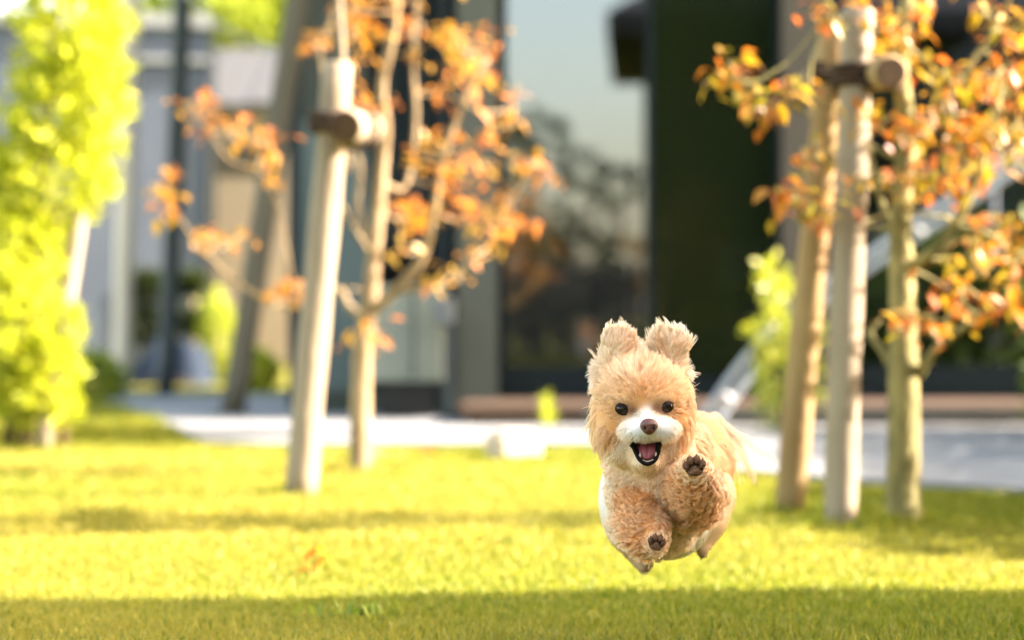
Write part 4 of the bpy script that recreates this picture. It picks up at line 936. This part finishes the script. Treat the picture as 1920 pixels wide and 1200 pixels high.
curves_obj('head_fur', good & sel('head', 'cheek', 'chin'), dog); curves_obj('muzzle_fur', good & sel('muzzle'), dog, .00016)
curves_obj('ear_fur', good & sel('earL'), dog); curves_obj('ear_fur', good & sel('earR'), dog)
curves_obj('body_coat', good & sel('chest', 'side', 'back', 'hind'), dog); curves_obj('leg_fur', good & sel('legA'), dog); curves_obj('leg_fur', good & sel('legB'), dog)
curves_obj('tail_fur', good & sel('tail'), dog)

# eyes
for ex, ey in ((1169, 766), (1247, 762)):
    e = Q(ex, ey, -.0380)
    o = MB().ball(e, (.0096, .0088, .0077), 28, 18).build('eye', 'eye_dark', dog, True)
    MB().tube([e + Vector((math.cos(a) * .0094, -.0040 + .0016 * abs(math.cos(a)), math.sin(a) * .0072)) for a in [2 * math.pi * k_ / 28 for k_ in range(29)]], .0010, 8, False).build('eyelid', 'eye_rim', o, True)
    lid = MB(); ax = Matrix.Rotation(R(14), 3, 'X')          # upper lid: a cap of a slightly larger ball
    for i in range(7):
        th = R(64) * i / 6
        for j in range(24):
            ph_ = 2 * math.pi * j / 24; v_ = ax @ Vector((math.sin(th) * math.cos(ph_), math.sin(th) * math.sin(ph_), math.cos(th)))
            lid.v.append(tuple(e + Vector((v_.x * .0101, v_.y * .0094, v_.z * .0083))))
    for i in range(6):
        for j in range(24): lid.f.append((i * 24 + j, (i + 1) * 24 + j, (i + 1) * 24 + (j + 1) % 24, i * 24 + (j + 1) % 24))
    lid.build('upper_lid', 'eye_rim', o, True)
# nose: broad top, narrowing to the lip, two nostrils
nz_ = MB().ball(Q(1217, 800, -.072), (.0108, .010, .0098), 32, 22)
nc = Q(1217, 800, -.072); out_v = []
for p in nz_.v:
    p = Vector(p) - nc; t = p.z / .0098
    p.x *= 1.0 + .14 * t - .12 * max(0, -t); 
    for sx_ in (-1, 1):
        dd = math.hypot(p.x - sx_ * .0052, p.z + .0008)
        if p.y < 0: p.y += .0030 * math.exp(-(dd / .0026) ** 2)
    if p.y < 0: p.y += .0012 * math.exp(-(p.x / .0012) ** 2) * (t < .2)
    out_v.append(tuple(nc + p))
nz_.v = out_v; nose = nz_.build('nose', 'nose_skin', dog, True)
for sx_ in (-1, 1):
    MB().ball(nc + Vector((sx_ * .0054, -.0066, -.0010)), (.0021, .0016, .0026), 14, 10, Matrix.Rotation(.35 * sx_, 3, 'Y')).build('nostril', 'nostril', nose, True)
# open mouth: dark lips round a hollow, tongue, lower teeth
lip = [(1181, 828, -.046), (1186, 838, -.048), (1192, 850, -.050), (1200, 863, -.054), (1213, 870, -.057), (1227, 864, -.054), (1234, 851, -.050), (1237, 838, -.048), (1240, 825, -.046)]
lipw = catmull([Q(*p) for p in lip], 5)
topl = catmull([Q(1240, 825, -.046), Q(1226, 826, -.052), Q(1211, 828, -.054), Q(1195, 828, -.052), Q(1180, 828, -.046)], 5)
loop = lipw + topl[1:-1]
hm = MB(); nl = len(loop); cc_ = Q(1211, 842, -.012)
rings = [(0.0, 0.0), (.35, .012), (.7, .026), (.95, .034)]
for (t, dy) in rings:
    for p in loop:
        q = p.lerp(Vector((cc_.x, p.y, cc_.z)), t * .75); q.y = p.y + dy; hm.v.append(tuple(q))
for i in range(3):
    for j in range(nl): hm.f.append((i * nl + j, (i + 1) * nl + j, (i + 1) * nl + (j + 1) % nl, i * nl + (j + 1) % nl))
hm.f.append(tuple(3 * nl + j for j in reversed(range(nl))))
mo = hm.build('mouth', 'mouth_inner', dog, True)
nlw = len(lipw)
MB().tube(lipw, [.0010 + .0016 * math.sin(math.pi * i / (nlw - 1)) for i in range(nlw)], 10).build('lip', 'lip_dark', mo, True)
side_l = catmull([Q(1184, 831, -.043), Q(1193, 845, -.043), Q(1200, 858, -.047)], 5); side_r = catmull([Q(1237, 829, -.043), Q(1233, 843, -.043), Q(1229, 857, -.047)], 5)
for q in (side_l, side_r): MB().tube(q, lerps(.0042, .0022, len(q)), 8).build('gum', 'lip_dark', mo, True)
tg = MB(); rows = [(827, 19, -.036), (836, 19.5, -.043), (845, 18, -.048), (853, 15.5, -.051), (859, 12, -.052), (862, 8, -.051)]
nc_ = 13
for (y, hw, dy) in rows:
    for i in range(nc_):
        u_2 = i / (nc_ - 1) * 2 - 1; p = Q(1215 - (y - 829) * .05 + u_2 * hw, y, dy)
        p.y += .0045 * u_2 * u_2 + .0022 * math.exp(-(u_2 / .10) ** 2); tg.v.append(tuple(p))
off = len(tg.v)
tg.v += [(x, y + .004, z - .001) for x, y, z in tg.v]
for i in range(len(rows) - 1):
    for j in range(nc_ - 1):
        a_ = i * nc_ + j; tg.f.append((a_, a_ + nc_, a_ + nc_ + 1, a_ + 1)); tg.f.append((off + a_, off + a_ + 1, off + a_ + nc_ + 1, off + a_ + nc_))
last = (len(rows) - 1) * nc_
for j in range(nc_ - 1): tg.f.append((last + j, off + last + j, off + last + j + 1, last + j + 1)); tg.f.append((j, j + 1, off + j + 1, off + j))
for i in range(len(rows) - 1):
    a_ = i * nc_; tg.f.append((a_, off + a_, off + a_ + nc_, a_ + nc_)); b_ = a_ + nc_ - 1; tg.f.append((b_, b_ + nc_, off + b_ + nc_, off + b_))
tg.build('tongue', 'tongue_pink', mo, True)
for x, y, dy, r_, h_ in ((1200, 854, -.0515, .0016, .0056), (1230, 852, -.0515, .0015, .0054), (1206, 863, -.0555, .0012, .0015), (1209.5, 864.5, -.0562, .0012, .0018), (1213, 865, -.0565, .0012, .0015), (1216.5, 864.7, -.0565, .0012, .0018), (1220, 863.5, -.056, .0012, .0014), (1223.5, 862, -.0555, .0012, .0016)):
    p = Q(x, y, dy); MB().tube([p - Vector((0, 0, h_ * .5)), p, p + Vector((0, 0, h_ * .5))], [r_, r_ * .9, r_ * .35], 8).build('tooth', 'tooth', mo, True)
# paw pads turned towards the viewer
def paw(px, py, dy, r, rot):
    M = Matrix.Rotation(rot, 3, 'Y'); c_ = Q(px, py, dy); pm = MB()
    for (ax, az, rx_, ry_, rz_) in ((0, -.34, .60, .0052, .42), (-.32, -.50, .34, .0048, .30), (.32, -.50, .34, .0048, .30), (0, -.1, .35, .0050, .3)):
        pm.ball(c_ + M @ Vector((ax * r, .0015, az * r)), (rx_ * r, ry_, rz_ * r), 16, 10, M)
    po = pm.build('paw_pad', 'pad_brown', dog, True)
    MB().ball(c_ + Vector((0, .003, 0)), (.84 * r, .0035, .82 * r), 18, 10).build('pad_skin', 'pad_skin', po, True)
    for (ax, az, s_, tl) in ((-.72, .12, .33, -.3), (-.30, .56, .36, -.1), (.28, .58, .35, .1), (.72, .16, .33, .3)):
        MB().ball(c_ + M @ Vector((ax * r, -.0012, az * r)), (s_ * r * .92, .0048, s_ * r * 1.15), 14, 10, M @ Matrix.Rotation(tl, 3, 'Y')).build('toe_pad', 'pad_brown', po, True)
        a0 = c_ + M @ Vector((ax * r * 1.05, .0005, az * r + .36 * r)); MB().tube([a0, a0 + M @ Vector((ax * .0004, -.002, .0020))], [.0013, .0005], 6).build('claw', 'claw', po, True)
    return po
paw(1231, 1018, -.0720, .0110, .22); paw(1302, 875, -.0890, .0138, -.12)
